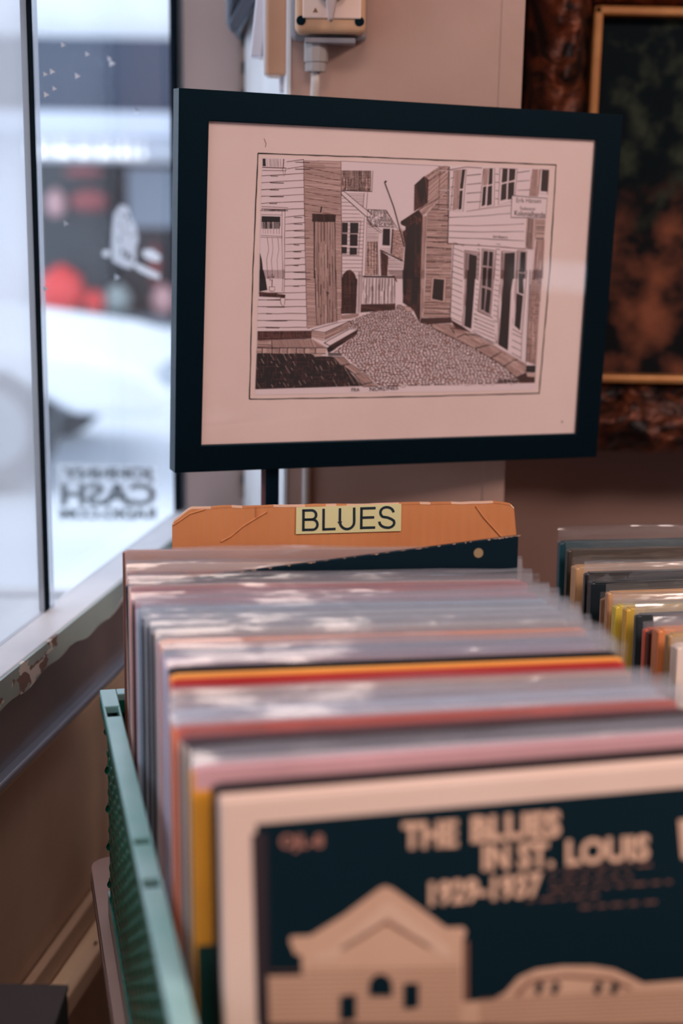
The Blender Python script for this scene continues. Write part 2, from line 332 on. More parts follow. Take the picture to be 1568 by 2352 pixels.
# parked white car
CY = 6.0; cz0 = GZ
def cx6(px): return ony(px, 850, CY).x
nose = cx6(392); Mcar = Matrix.Translation((nose, CY, cz0))
t = thing('car', 'blurred white parked car with its nose towards the black joint in the glass', 'car', Mcar)
prof = [(0, .38), (-.02, .46), (-.12, .55), (-.38, .62), (-.95, .69), (-1.25, .72), (-1.95, 1.16), (-2.4, 1.22), (-3.3, 1.20), (-3.85, .85), (-4.15, .80), (-4.22, .5), (-4.2, .28), (-3.75, .24), (-3.7, .4), (-3.5, .52), (-3.3, .52), (-3.1, .4), (-3.05, .34), (-1.1, .34), (-1.05, .4), (-.9, .52), (-.7, .52), (-.5, .4), (-.42, .36), (-.1, .35)]
b = MB(); b.prism(prof, 'y', 0, 1.65); b.build('body', mat('white car paint', rgb(236, 240, 244), .35), t, bevel=.06, segs=3)
b = MB(); b.prism([(-1.36, .76), (-1.98, 1.10), (-2.4, 1.14), (-3.2, 1.12), (-3.6, .84)], 'y', -.012, 1.662); b.build('side_windows', mat('car glass', rgb(40, 52, 62), .1), t)
for wx in (-.8, -3.4):
    for wy in (.02, 1.43):
        b = MB(); b.lathe([(.02, 0), (.27, 0), (.29, .03), (.29, .17), (.27, .2), (.02, .2)], (0, 0, 0), 28, 'y'); o = b.build('wheel', mat('tyre', rgb(28, 34, 40), .7), t, smooth=False); o.location = (wx, wy, .29)
        b = MB(); b.lathe([(.01, -.012), (.16, -.012), (.18, 0)], (0, 0, 0), 20, 'y'); b.build('hubcap', mat('hubcap', rgb(150, 156, 162), .3, .7), o)
for ly in (.15, 1.23):
    b = MB(); b.box((-.06, ly, .48), (.004, ly + .27, .56)); b.build('headlight', mat('lamp lens', rgb(190, 200, 208), .15), t)

# stickers on the street-front pane
sy = PANEY - .0055
def sp(px, py): p = ony(px, py, sy); return p
def flat_poly(b, pts, dy=0.0, mi=0): b.add([sp(*p) + Vector((0, dy, 0)) for p in pts], [tuple(range(len(pts)))], mi)
def map_text(b, txt, x, y, h, w, mirror=False, dy=-.0006, mi=0, bold=.02, fn=None):
    vs, fs = text_shape(txt, 1.0, bold); xs = [v.x for v in vs]; ys = [v.y for v in vs]
    x0, x1, y0, y1 = min(xs), max(xs), min(ys), max(ys)
    out = []
    for v in vs:
        u = (v.x - x0) / (x1 - x0); q = (v.y - y0) / (y1 - y0)
        if mirror: u = 1 - u
        out.append((fn or sp)(x + w * u, y + h * (1 - q)) + (Vector((0, dy, 0)) if fn is None else Vector()))
    b.add(out, fs, mi)
b = MB(); flat_poly(b, [(128, 1062), (364, 1070), (362, 1196), (134, 1198)])
t = b.build('window_sticker', glass('frosted white film', haze=.35, hazecol=(.93, .95, .97, 1)), fix=False)
tag(t, 'white rectangular sticker with grey capital letters reading backwards, low on the glass', 'sticker')
b = MB(); map_text(b, 'JOHNNY', 143, 1074, 34, 212, True, bold=.045); map_text(b, 'CASH', 140, 1110, 52, 218, True, bold=.035); map_text(b, 'RADIO.COM', 138, 1167, 26, 220, True, bold=.045)
b.build('lettering', mat('grey letters', rgb(74, 90, 98), .6), t, fix=False)
rnd = random.Random(3)
b = MB(); flat_poly(b, [(276, 470), (292, 474), (300, 496), (312, 520), (318, 548), (312, 572), (312, 600), (300, 618), (280, 612), (258, 600), (256, 570), (258, 520), (262, 490)])
t = b.build('bird_sticker', glass('white film', haze=.7, hazecol=(.9, .92, .97, 1)), fix=False)
tag(t, 'white sticker of a perched bird on a twig, halfway up the glass', 'sticker')
wf = glass('bright white film', haze=.85, hazecol=(.95, .97, 1, 1))
for nm, po in (('twig', [(300, 604), (318, 606), (368, 630), (366, 642), (346, 636), (318, 622)]), ('leaf', [(328, 574), (350, 572), (370, 588), (366, 602), (344, 598), (328, 588)]), ('berry', [(244 + 9 * math.cos(a * .63), 582 + 8 * math.sin(a * .63)) for a in range(10)])):
    b = MB(); flat_poly(b, po); b.build(nm, wf, t, fix=False)
b = MB()
for k in range(16):
    x, y = 264 + rnd.random() * 44, 490 + rnd.random() * 110; a = rnd.random() * 3; r_ = 3 + rnd.random() * 6
    flat_poly(b, [(x, y - r_), (x + r_ * .6, y), (x, y + r_), (x - r_ * .4, y)], -.0006)
b.build('feather_marks', mat('dark feather marks', rgb(60, 72, 88), .6), t, fix=False)
# ================================================================== ON THE PILLAR
PF = Matrix.Translation((0, PILY, 0))
def pil(px, py): return ony(px, py, PILY)
M_BEIGE = noisy('aged beige plastic', rgb(196, 152, 118), rgb(206, 164, 130), 20, 3, 0.35, spec=.5)
M_GREYP = mat('grey plastic', rgb(134, 130, 136), .4)
M_CREAM = mat('cream plastic', rgb(236, 214, 196), .4)
# rotary isolator switch
p0 = pil(680, 86); p1 = pil(838, 86); cxs = (p0.x + p1.x) / 2; wS = p1.x - p0.x; zb = p0.z
t = thing('isolator_switch', 'beige rotary isolator switch box with a grey turning handle, high on the pillar', 'switch', Vector((cxs, PILY, zb)))
b = MB(); b.box((-wS / 2, -.045, 0), (wS / 2, -.018, .092)); b.build('lid', M_BEIGE, t, bevel=.006, segs=4)
b = MB(); b.box((-wS / 2 - .004, -.0175, -.004), (wS / 2 + .001, 0, .094)); b.build('box_body', M_GREYP, t, bevel=.004)
b = MB(); b.box((-.026, -.0475, .013), (.029, -.045, .076)); o = b.build('face_plate', mat('pale face plate', rgb(240, 210, 196), .35), t, bevel=.002)
b = MB(); b.add([(-.0165, -.0479, .018), (-.0115, -.0479, .018), (-.014, -.0479, .0225)], [(0, 1, 2)]); b.build('triangle_mark', mat('brown mark', rgb(140, 96, 60), .5), o, fix=False)
b = MB(); b.lathe([(.0135, -.0475), (.0135, -.056), (.012, -.057), (0.001, -.057)], (0.001, 0, .040), 28, 'y'); k = b.build('handle', M_GREYP, t)
b = MB(); b.prism([(-.0065, .062), (.0075, .062), (.0065, .03), (.0028, .0085), (-.0018, .0085), (-.0045, .03)], 'y', -.075, -.056); b.build('grip', mat('grey pink handle', rgb(178, 160, 158), .35), k, bevel=.002)
for sx, sz in ((-1, .011), (1, .011), (-1, .082), (1, .082)):
    b = MB(); b.lathe([(.0001, -.0462), (.0042, -.0462), (.0046, -.044), (.0046, -.040)], (sx * (wS / 2 - .006), 0, sz), 16, 'y'); b.build('screw', M_BLACK, t)
b = MB(); b.box((-.024, -.036, -.008), (.024, -.006, -.003)); b.build('lower_collar', M_GREYP, t, bevel=.001)
b = MB(); b.lathe([(.0115, -.006), (.0115, -.024), (.010, -.0245), (.010, -.026), (.0105, -.0262), (.0105, -.033), (.007, -.0335), (.0068, -.030)], (-.0135, -.02, 0), 10, 'z'); b.build('cable_gland', mat('pale grey gland', rgb(160, 152, 150), .4), t)
g = pil(718, 150); cb = pil(703, 1160)
b = MB(); Y0 = PILY - .02
b.tube([(cxs - .0135, Y0, zb - .028), (cxs - .014, Y0 + .002, zb - .045), (cxs - .016, Y0 + .009, zb - .075), (cxs - .018, PILY - .0046, zb - .12), (cb.x, PILY - .0044, cb.z + .12), (cb.x, PILY - .0044, cb.z), (cb.x, PILY - .0044, .3)], .0045, 12)
tag(b.build('power_cable', mat('white cable sheath', rgb(206, 192, 186), .4), smooth=True), 'white round cable running down the pillar from the isolator switch', 'cable')
# light switch seen from its side, on the splayed face
def sbox(b, px0, px1, py1, h, Y, d, mi=0, sh=0):
    a = ony(px0, py1, Y); c = ony(px1, py1, Y); b.box((a.x, Y, a.z), (c.x, Y + d, a.z + h), mi)
S = ony(634, 172, 1.47)
t = thing('switch_box', 'beige surface-mounted switch box with a pale hinged cover, left of the isolator switch', 'switch box', Vector((S.x, 1.47, S.z)))
q = Vector((S.x, 1.47, S.z))
MBX = MB(Matrix.Translation(-q)); sbox(MBX, 610, 659, 172, .12, 1.46, .05); MBX.build('box_body', noisy('beige moulding', rgb(186, 138, 108), rgb(198, 150, 120), 14, 3, .4), t, bevel=.003, segs=3)
MBX = MB(Matrix.Translation(-q)); sbox(MBX, 603, 616, 172, .12, 1.462, .05); MBX.build('rim', mat('pale rim', rgb(214, 206, 208), .35), t, bevel=.003)
MBX = MB(Matrix.Translation(-q)); a = ony(588, 131, 1.475)
MBX.prism([(a.x - .006, a.z), (a.x + .006, a.z), (a.x + .014, a.z + .085), (a.x + .003, a.z + .085)], 'y', 1.47, 1.50); MBX.build('hinged_cover', mat('pale cover', rgb(218, 216, 226), .35), t, bevel=.002)
MBX = MB(Matrix.Translation(-q)); sbox(MBX, 590, 606, 132, .09, 1.485, .03); MBX.build('side_wall', M_BEIGE, t, bevel=.001)
MBX = MB(Matrix.Translation(-q)); sbox(MBX, 640, 658, 212, .02, 1.475, .03); MBX.build('cable_entry', mat('pale cable entry', rgb(196, 192, 200), .4), t, bevel=.002)
# perforated rail in the corner
ra = ony(549, 640, endG.y - .02); rb = ony(561, 640, endG.y - .02); z0 = 1.0
b = MB()
xs0, xs1, yy = ra.x - .0, rb.x + .002, endG.y - .004
zz = z0; 
while zz < 2.2:
    b.box((xs0, yy - .004, zz), (xs1, yy, zz + .017)); b.box((xs0, yy - .004, zz + .017), (xs0 + .002, yy, zz + .032)); b.box((xs1 - .002, yy - .004, zz + .017), (xs1, yy, zz + .032)); zz += .032
b.box((xs0, yy, z0), (xs1, yy + .003, 2.2), 1)
tag(b.build('perforated_rail', [mat('warm grey rail', rgb(138, 116, 108), .5), M_BLACK]), 'narrow perforated metal rail in the corner between wall strip and pillar', 'shelf rail')
# dark grey shelf bracket at the top
Yb = 1.66; o0 = ony(545, 20, Yb)
t = thing('shelf_bracket', 'dark grey metal bracket with a slanted arm at the top, above the wall strip', 'bracket', o0)
W_ = lambda px, py: (ony(px, py, Yb).x - o0.x, ony(px, py, Yb).z - o0.z)
mg = mat('dark grey blue metal', rgb(74, 82, 96), .4, .3)
b = MB(); b.prism([W_(526, 62), W_(531, 76), W_(551, 74), W_(598, -10), W_(598, -40), W_(578, -40)], 'y', -.02, .008); b.build('slanted_arm', mg, t, bevel=.002)
b = MB(); b.prism([W_(521, 60), W_(534, 60), W_(540, -60), W_(521, -60)], 'y', -.01, .16); b.build('upright', mat('blue grey metal', rgb(96, 108, 124), .4, .3), t, bevel=.002)

# ================================================================== BIG ORNATE PAINTING
OY = 1.70
def orn(px, py): p = ony(px, py, OY); return p.x, p.z
ox0 = orn(1192, 500)[0]; ix0 = orn(1368, 200)[0]; zt_ = orn(1450, 42)[1]; zb_ = orn(1450, 856)[1]; zo_ = orn(1450, 1036)[1]
fw_ = ix0 - ox0; wI = .66; hI = zt_ - zb_
oc = Vector((ix0 + wI / 2, OY, zb_))
t = thing('ornate_painting', 'large dark landscape painting in a carved brown and gilt frame, behind the picture at right', 'painting', oc)
def gilt(name, c1, c2, c3, sc, bump, rough, metal):
    m = noisy(name, c1, c2, sc, 6, rough, bump, sc * 2.2, metal=metal, bdist=.01, distort=1.2)
    return m
M_CARV = gilt('carved worn gilding', rgb(24, 14, 16), rgb(150, 78, 46), None, 24, 1.0, .42, .35)
M_CARV.node_tree.nodes['Color Ramp'].color_ramp.elements[0].position = .42; M_CARV.node_tree.nodes['Color Ramp'].color_ramp.elements[1].position = .72
M_GOLD = noisy('gilt lip', rgb(176, 116, 66), rgb(206, 148, 92), 16, 4, .4, .25, 50, stretch=(1, 1, 1), metal=.35)
def member(name, ax, x0, x1, z0_, z1_, flip):
    """carved moulding: profile runs from the outer edge (0) to the inner lip (1)"""
    nu, nv = (150, 30)
    def fn(u, v):
        d = .012 + .042 * math.sin(min(v * 1.02, 1) * math.pi) ** .7 * (1 - .35 * v)
        if v <= 0 or v >= 1: d = 0
        if ax == 'v': x = x0 + (x1 - x0) * v; z = z0_ + (z1_ - z0_) * u
        else: x = x0 + (x1 - x0) * u; z = z0_ + (z1_ - z0_) * v
        if 0 < v < 1:
            q = Vector((x * 26, 3, z * 26)); a = noise.noise(q) + .6 * noise.noise(q * 2.3)
            s = .5 + .5 * math.cos((z if ax == 'v' else x) * 62 + 3 * math.sin(v * 6))
            d += (.010 * a + .008 * s * math.sin(v * math.pi))
        return (x - oc.x, -d, z - oc.z)
    b = MB(); b.grid(fn, nu, nv); return b.build(name, M_CARV, t, smooth=True, fix=False)
lip = .0105
member('carved_side', 'v', ox0, ix0 - lip, zb_ - fw_, zt_ + fw_, 0)
member('carved_bottom', 'h', ix0 - lip, ix0 + wI + fw_, zb_ - (zb_ - zo_), zb_ - lip, 0)
member('carved_top', 'h', ix0 - lip, ix0 + wI + fw_, zt_ + fw_, zt_ + lip, 0)
member('carved_side', 'v', ix0 + wI + fw_, ix0 + wI + lip, zb_ - fw_, zt_ + fw_, 0)
b = MB(Matrix.Translation(-oc))
b.box((ix0 - lip, OY - .026, zb_), (ix0, OY, zt_ + lip)); b.box((ix0 + wI, OY - .026, zb_), (ix0 + wI + lip, OY, zt_ + lip))
b.box((ix0 - lip, OY - .026, zb_ - lip * .9), (ix0 + wI + lip, OY, zb_)); b.box((ix0 - lip, OY - .026, zt_), (ix0 + wI + lip, OY, zt_ + lip))
b.build('gilt_lip', M_GOLD, t, bevel=.003)
b = MB(Matrix.Translation(-oc)); b.box((ox0 + .003, OY + .001, zo_ + .004), (ix0 + wI + fw_ - .003, BACKY - .004, zt_ + fw_ - .004)); b.build('backing', M_BLACK, t)
def canvas_mat():
    m = mat('landscape canvas', rgb(20, 28, 26), .6, spec=.08); nt = m.node_tree; N = nt.nodes; L = nt.links; bs = N['Principled BSDF']
    tc = N.new('ShaderNodeTexCoord'); sep = N.new('ShaderNodeSeparateXYZ'); L.new(tc.outputs['Object'], sep.inputs[0])
    n1 = N.new('ShaderNodeTexNoise'); n1.inputs['Scale'].default_value = 30; n1.inputs['Detail'].default_value = 7; L.new(tc.outputs['Object'], n1.inputs['Vector'])
    r1 = N.new('ShaderNodeValToRGB'); e = r1.color_ramp.elements; e[0].position = .48; e[0].color = (.0012, .006, .009, 1); e[1].position = .72; e[1].color = rgb(58, 66, 54); L.new(n1.outputs[0], r1.inputs[0])
    n2 = N.new('ShaderNodeTexNoise'); n2.inputs['Scale'].default_value = 22; n2.inputs['Detail'].default_value = 6; L.new(tc.outputs['Object'], n2.inputs['Vector'])
    r2 = N.new('ShaderNodeValToRGB'); e = r2.color_ramp.elements; e[0].position = .40; e[0].color = rgb(18, 20, 24); e[1].position = .72; e[1].color = rgb(140, 84, 62); L.new(n2.outputs[0], r2.inputs[0])
    # hillside mask: below a rising line
    ad = N.new('ShaderNodeMath'); ad.operation = 'MULTIPLY_ADD'; L.new(sep.outputs['X'], ad.inputs[0]); ad.inputs[1].default_value = -.55; L.new(sep.outputs['Z'], ad.inputs[2])
    a2 = N.new('ShaderNodeMath'); a2.operation = 'MULTIPLY_ADD'; L.new(n1.outputs[0], a2.inputs[0]); a2.inputs[1].default_value = .10; L.new(ad.outputs[0], a2.inputs[2])
    rm = N.new('ShaderNodeMapRange'); rm.inputs['From Min'].default_value = .36; rm.inputs['From Max'].default_value = .42; rm.inputs['To Min'].default_value = 1; rm.inputs['To Max'].default_value = 0
    L.new(a2.outputs[0], rm.inputs['Value'])
    mx = N.new('ShaderNodeMix'); mx.data_type = 'RGBA'; L.new(rm.outputs[0], mx.inputs['Factor']); L.new(r1.outputs[0], mx.inputs['A']); L.new(r2.outputs[0], mx.inputs['B']); L.new(mx.outputs['Result'], bs.inputs['Base Color'])
    return m
b = MB(Matrix.Translation(-oc)); b.box((ix0 - .005, OY - .006, zb_ - .005), (ix0 + wI + .005, OY + .0008, zt_ + .005)); b.build('canvas', canvas_mat(), t)

# ================================================================== THE FRAMED DRAWING
PO = Vector((-.14562, 1.26998, 1.47859)); PW, PH = .4413, .3374
RP = Matrix.Rotation(.366765, 3, 'Z') @ Matrix.Rotation(.008873, 3, 'X') @ Matrix.Rotation(.0183195, 3, 'Y')
ex, ey, ez = RP.col[0].copy(), RP.col[1].copy(), RP.col[2].copy()
MP = Matrix.Translation(PO) @ RP.to_4x4(); MPi = MP.inverted()
def pic(px, py, d=0.004): p = MPi @ onplane(px, py, PO + ey * d, ey); return Vector((p.x, d, p.z))
t = thing('framed_picture', 'ink drawing of a wooden-house lane in a wide black frame above the record crate', 'picture', MP)
i4 = [pic(480, 278, 0), pic(1370, 322, 0), pic(1324, 996, 0), pic(463, 1023, 0)]
o4 = [Vector((0, 0, 0)), Vector((PW, 0, 0)), Vector((PW, 0, -PH)), Vector((0, 0, -PH))]
b = MB()
for k in range(4):
    a, c = o4[k], o4[(k + 1) % 4]; d, e = i4[(k + 1) % 4], i4[k]
    dy = Vector((0, .02, 0))
    b.add([a, c, d, e, a + dy, c + dy, d + dy, e + dy], [(0, 1, 2, 3), (4, 7, 6, 5), (0, 4, 5, 1), (3, 2, 6, 7)])
o = b.build('frame', mat('black frame lacquer', (0.0005, 0.004, 0.0075, 1), .42, spec=.22), t, bevel=.0008)
b = MB(); b.box((.006, .014, -PH + .006), (PW - .006, .019, -.006)); b.build('backing_board', mat('brown board', rgb(110, 84, 62), .8), t)
M_MAT = noisy('foxed mat paper', rgb(238, 210, 204), rgb(244, 218, 212), 9, 4, .8)
b = MB(); b.box((.012, .0042, -PH + .012), (PW - .012, .010, -.012)); mo = b.build('mat_board', M_MAT, t)
b = MB(); b.box((.014, .0008, -PH + .014), (PW - .014, .0014, -.014)); b.build('glazing', glass('picture glass', ior=1.45), t)

rnd = random.Random(11)
class Draw:
    def __init__(s): s.b = MB(); s.k = 0
    def P(s, pts, mi, lay): s.b.add([pic(x, y, .0040 - lay * .00006) for x, y in pts], [tuple(range(len(pts)))], mi)
    def L(s, pts, w=1.2, mi=0, lay=6, wob=.0, close=False):
        if close: pts = list(pts) + [pts[0]]
        q = []
        for (x0, y0), (x1, y1) in zip(pts, pts[1:]):
            n = max(1, int(math.hypot(x1 - x0, y1 - y0) / 22)) if wob else 1
            for i in range(n): q.append((x0 + (x1 - x0) * i / n, y0 + (y1 - y0) * i / n))
        q.append(pts[-1])
        if wob: q = [(x + rnd.uniform(-wob, wob), y + rnd.uniform(-wob, wob)) for x, y in q]
        L_, R_ = [], []
        for i, (x, y) in enumerate(q):
            a = q[max(i - 1, 0)]; c = q[min(i + 1, len(q) - 1)]; dx, dy = c[0] - a[0], c[1] - a[1]; l = math.hypot(dx, dy) or 1
            ww = w * (1 + (rnd.uniform(-.25, .25) if wob else 0)) / 2
            L_.append((x - dy / l * ww, y + dx / l * ww)); R_.append((x + dy / l * ww, y - dx / l * ww))
        for i in range(len(q) - 1): s.P([L_[i], L_[i + 1], R_[i + 1], R_[i]], mi, lay)
    def hatch(s, poly, ang, sp, w=1.0, mi=0, lay=5, gap=.15, wob=.3, seg=40):
        """short pen strokes inside a polygon"""
        ca, sa = math.cos(R(ang)), math.sin(R(ang))
        rp = [(x * ca + y * sa, -x * sa + y * ca) for x, y in poly]; y = min(p[1] for p in rp) + sp * .5; ym = max(p[1] for p in rp)
        while y < ym:
            xs = []
            for (x0, y0), (x1, y1) in zip(rp, rp[1:] + rp[:1]):
                if (y0 <= y) != (y1 <= y): xs.append(x0 + (x1 - x0) * (y - y0) / (y1 - y0))
            xs.sort()
            for a, c in zip(xs[::2], xs[1::2]):
                x = a
                while x < c:
                    e = min(c, x + seg * rnd.uniform(.5, 1.5))
                    if rnd.random() > gap and e - x > 1:
                        j, k_ = rnd.uniform(-wob, wob), rnd.uniform(-wob, wob)
                        s.L([(x * ca - (y + j) * sa, x * sa + (y + j) * ca), (e * ca - (y + k_) * sa, e * sa + (y + k_) * ca)], w * rnd.uniform(.6, 1.2), mi, lay)
                    x = e + rnd.uniform(0, 2)
            y += sp * rnd.uniform(.75, 1.25)
D = Draw(); INK, MID, PAPER, DK, PALE = 0, 1, 2, 3, 4
A_ = lambda pts: [(560 + x / 4.126, 340 + y / 4.126) for x, y in pts]
B2 = lambda pts: [(920 + x / 4.126, 340 + y / 4.126) for x, y in pts]
C_ = lambda pts: [(560 + x / 4.126, 620 + y / 4.126) for x, y in pts]
D_2 = lambda pts: [(920 + x / 4.126, 620 + y / 4.126) for x, y in pts]
# ruled border, print sheet
D.L([(592, 352), (930, 364), (1277, 379)], 2.6, INK, 2, .5); D.L([(1277, 378), (1262, 620), (1238, 903)], 2.4, INK, 2, .5)
D.L([(1239, 903), (900, 912), (573, 917)], 2.4, INK, 2, .5); D.L([(573, 917), (580, 640), (592, 352)], 2.4, INK, 2, .5)
D.P([(602, 362), (1262, 388), (1228, 896), (586, 907)], PAPER, 1)
D.L([(782, 370), (1010, 381)], .8, MID, 3)
# left house: white boards
for i in range(25):
    yl = 366 + i * 17.2 if i > 5 else 372 + i * 16; 
    f = i / 24; y0 = 372 + f * 380; y1 = 366 + f * 386
    xl = 602 - (y0 - 364) * .03; xr = 697 + f * 8
    if 488 < y0 < 672: xl = 655 - (f - .3) * 4
    if y0 < 398: xl = 658
    D.L([(xl, y0), (xr, y1)], 1.3, MID, 5, .6)
    D.L([(xl + 20, y0 + .4), (xl + 20 + rnd.uniform(10, 50), y0 + .9)], 1.5, INK, 6, .4)
D.L([(697, 367), (699, 500), (705, 752)], 1.0, MID, 6, .4)
# top-left window bit
D.P(A_([(178, 100), (205, 100), (205, 172), (178, 172)]), DK, 4); D.hatch(A_([(205, 100), (380, 105), (375, 180), (205, 175)]), 84, 3.2, .7, MID, 5)
D.L(A_([(175, 182), (400, 190)]), 1.8, MID, 6); D.L(A_([(175, 212), (400, 215)]), 1, MID, 6); D.L(A_([(378, 105), (372, 190)]), 2, MID, 6); D.L(A_([(365, 195), (380, 270), (400, 195)]), 1, MID, 6)
# window with flower pot
D.P(A_([(165, 555), (415, 565), (395, 1238), (150, 1238)]) , PAPER, 5); D.P(C_([(150, 0), (390, 0), (385, 215), (145, 205)]), PAPER, 5)
D.L(A_([(168, 555), (418, 566), (415, 582), (168, 575)]), 1.2, MID, 7); D.hatch(A_([(170, 578), (395, 582), (395, 602), (170, 600)]), 85, 1.6, .8, INK, 7)
D.L(A_([(362, 585), (358, 850), (372, 1238)]), 1, MID, 7, .3); D.L(A_([(390, 585), (386, 850), (384, 1238)]), 1, MID, 7, .3); D.L(C_([(372, 0), (362, 205)]), 1, MID, 7); D.L(C_([(386, 0), (380, 215)]), 1, MID, 7)
D.P(A_([(168, 645), (345, 650), (343, 700), (166, 700)]), DK, 7); D.hatch(A_([(166, 690), (345, 690), (343, 765), (166, 765)]), 88, 1.5, 1.2, INK, 7); D.hatch(A_([(166, 765), (345, 765), (343, 815), (166, 810)]), 88, 6, .8, MID, 7)
D.L(A_([(165, 630), (360, 635)]), .9, MID, 7); D.L(A_([(160, 828), (365, 838), (365, 850), (160, 845)]), 1, MID, 7)
for x in (222, 265, 320): D.L(A_([(x, 850), (x + 12, 960), (x - 6, 1060), (x + 6, 1238)]), .8, MID, 7, .5)
D.P(A_([(152, 990), (170, 1060), (190, 1238), (150, 1238)]), DK, 7); D.P(C_([(148, 0), (185, 0), (205, 80), (222, 190), (145, 205)]), DK, 7)
D.P(C_([(240, 160), (292, 160), (290, 200), (262, 206), (240, 195)]), PAPER, 8); D.L(C_([(240, 160), (292, 160), (290, 198), (262, 204), (240, 192)]), 1.2, MID, 9, close=True); D.L(C_([(265, 160), (268, 90)]), 1.8, MID, 9)
for k in range(22): a = rnd.uniform(0, 6.28); r_ = rnd.uniform(4, 34); x, y = 265 + r_ * math.cos(a), 66 + r_ * math.sin(a); D.L(C_([(x, y), (x + rnd.uniform(-14, 14), y + rnd.uniform(-14, 14))]), 1, MID, 9)
D.P(C_([(145, 205), (395, 235), (390, 262), (145, 250)]), MID, 7); D.hatch(C_([(145, 215), (390, 238), (388, 262), (145, 252)]), 88, 1.4, 1, INK, 8)
D.P(C_([(345, 262), (390, 268), (385, 320), (372, 350), (350, 318)]), PAPER, 7); D.L(C_([(345, 262), (390, 268), (385, 320), (372, 350), (350, 318)]), 1.1, MID, 8, close=True)
# shaded wall with the tall door
wall = A_([(565, 115), (918, 125), (925, 1238)]) + C_([(925, 470), (600, 560)]) + A_([(585, 1100), (570, 600)])
D.P(wall, PALE, 4); D.hatch(wall, 3, 2.6, .8, MID, 5, .12, .5, 60)
for i in range(9): D.L(A_([(568, 180 + i * 58), (918, 250 + i * 56)]), 1.1, MID, 6, .8)
door = A_([(665, 700), (860, 700), (865, 1238)]) + C_([(875, 0), (880, 490), (690, 525), (672, 0)])
D.P(door, PALE, 7); D.hatch(door, 89, 2.3, 1.0, MID, 8, .1, .4, 50); D.hatch(door, 90, 7, 1.3, INK, 8, .35, .4, 34)
D.L(A_([(665, 700), (668, 1238)]), 2, INK, 9, .4); D.L(A_([(862, 690), (868, 1238)]), 1.6, INK, 9, .4); D.L(C_([(675, 0), (688, 525)]), 1.8, INK, 9, .4); D.L(C_([(872, 0), (880, 490)]), 1.6, INK, 9, .4)
D.P(A_([(648, 622), (872, 632), (866, 700), (648, 690)]), MID, 8); D.hatch(A_([(648, 622), (872, 632), (866, 700), (648, 700)]), 80, 1.8, 1.3, INK, 9, .1); D.hatch(A_([(648, 622), (872, 632), (866, 700), (648, 700)]), 10, 2.2, 1.1, INK, 9, .15)
D.L(A_([(735, 560), (725, 612)]), 3, INK, 9); D.L(C_([(780, 210), (806, 222)]), 2.4, INK, 9); D.L(C_([(790, 205), (788, 250)]), 2, INK, 9)
# middle house
D.L(A_([(920, 125), (928, 1238)]), 1.2, MID, 6, .3)
for i in range(22): D.L(A_([(928, 440 + i * 36.5), (max(975, min(1140, 990 + i * 22)), 442 + i * 36.5)]), .9, MID, 5, .5)
D.hatch(A_([(975, 425), (1138, 430), (1135, 590)]), 1, 4, .8, MID, 5, .1); D.L(A_([(1140, 425), (1128, 560)]), 1, MID, 6)
blk = A_([(922, 212), (1205, 215), (1200, 412), (928, 405)]); D.P(blk, PALE, 5); D.hatch(blk, 90, 2.2, 1.3, INK, 6, .22, .4, 18); D.hatch(blk, 0, 3.2, 1.2, MID, 6, .15, .4, 18); D.L(A_([(1222, 215), (1212, 412)]), 1, MID, 6); D.L(A_([(930, 402), (1215, 412)]), 1.6, INK, 6)
D.L(A_([(1172, 420), (1160, 580)]), 1, MID, 6)
D.P(A_([(922, 408), (950, 412), (1200, 620), (1190, 652), (1158, 645), (925, 440)]), PAPER, 7); D.L(A_([(922, 408), (950, 412), (1202, 622), (1190, 655), (1158, 648), (925, 440)]), 1.3, INK, 8, close=True)
for (a, c, e, f) in ((930, 705, 985, 800), (1006, 706, 1085, 806), (926, 812, 980, 920), (1004, 815, 1078, 928), (925, 936, 976, 1000), (1002, 942, 1072, 1010)): D.P(A_([(a, c), (e, c + 2), (e - 2, f), (a, f)]), DK, 6)
D.L(A_([(925, 695), (1108, 688), (1085, 1018), (925, 1010)]), 1.1, MID, 7)
D.P(A_([(1140, 650), (1165, 655), (1145, 1238), (1115, 1238)]), PAPER, 6); D.L(A_([(1140, 650), (1118, 1238)]), .9, MID, 7); D.L(A_([(1166, 655), (1146, 1238)]), .9, MID, 7)
# roofs beyond
rf = A_([(1172, 582), (1345, 588), (1435, 752), (1215, 740), (1165, 680)]); D.P(rf, PAPER, 5); D.hatch(rf, 88, 3.4, 1.6, INK, 6, .25, .5, 5); D.hatch(rf, 2, 3.6, 1.4, INK, 6, .25, .5, 5); D.L(rf, 1.2, INK, 7, close=True)
D.L(A_([(1350, 590), (1458, 768), (1530, 772)]), 1, MID, 6); D.L(A_([(1172, 690), (1310, 790), (1300, 805), (1170, 710)]), 1, MID, 7); D.hatch(A_([(1170, 710), (1280, 790), (1275, 880), (1165, 875)]), 2, 3.6, .9, MID, 6, .05)
D.P(A_([(1318, 762), (1385, 765), (1382, 925), (1312, 920)]), DK, 7); D.L(A_([(1410, 765), (1395, 1005)]), 3, INK, 7); D.hatch(A_([(1295, 930), (1395, 935), (1395, 1000), (1290, 970)]), 1, 4, .8, MID, 6)
br = A_([(1415, 775), (1525, 780), (1518, 940), (1505, 1062), (1400, 1015)]); D.P(br, PALE, 5); D.hatch(br, 8, 2.6, 1.3, MID, 6, .2, .9, 5)
tl = A_([(1168, 885), (1262, 885), (1272, 1205), (1150, 1205)]); D.P(tl, PALE, 5); D.hatch(tl, 90, 6, 2, INK, 6, .1, .5, 14); D.hatch(tl, 2, 4.2, 1.5, MID, 6, .15, .6, 6)
D.L(A_([(1265, 885), (1275, 1215)]), 1, MID, 7); D.L(A_([(1292, 965), (1300, 1215)]), 1, MID, 7)
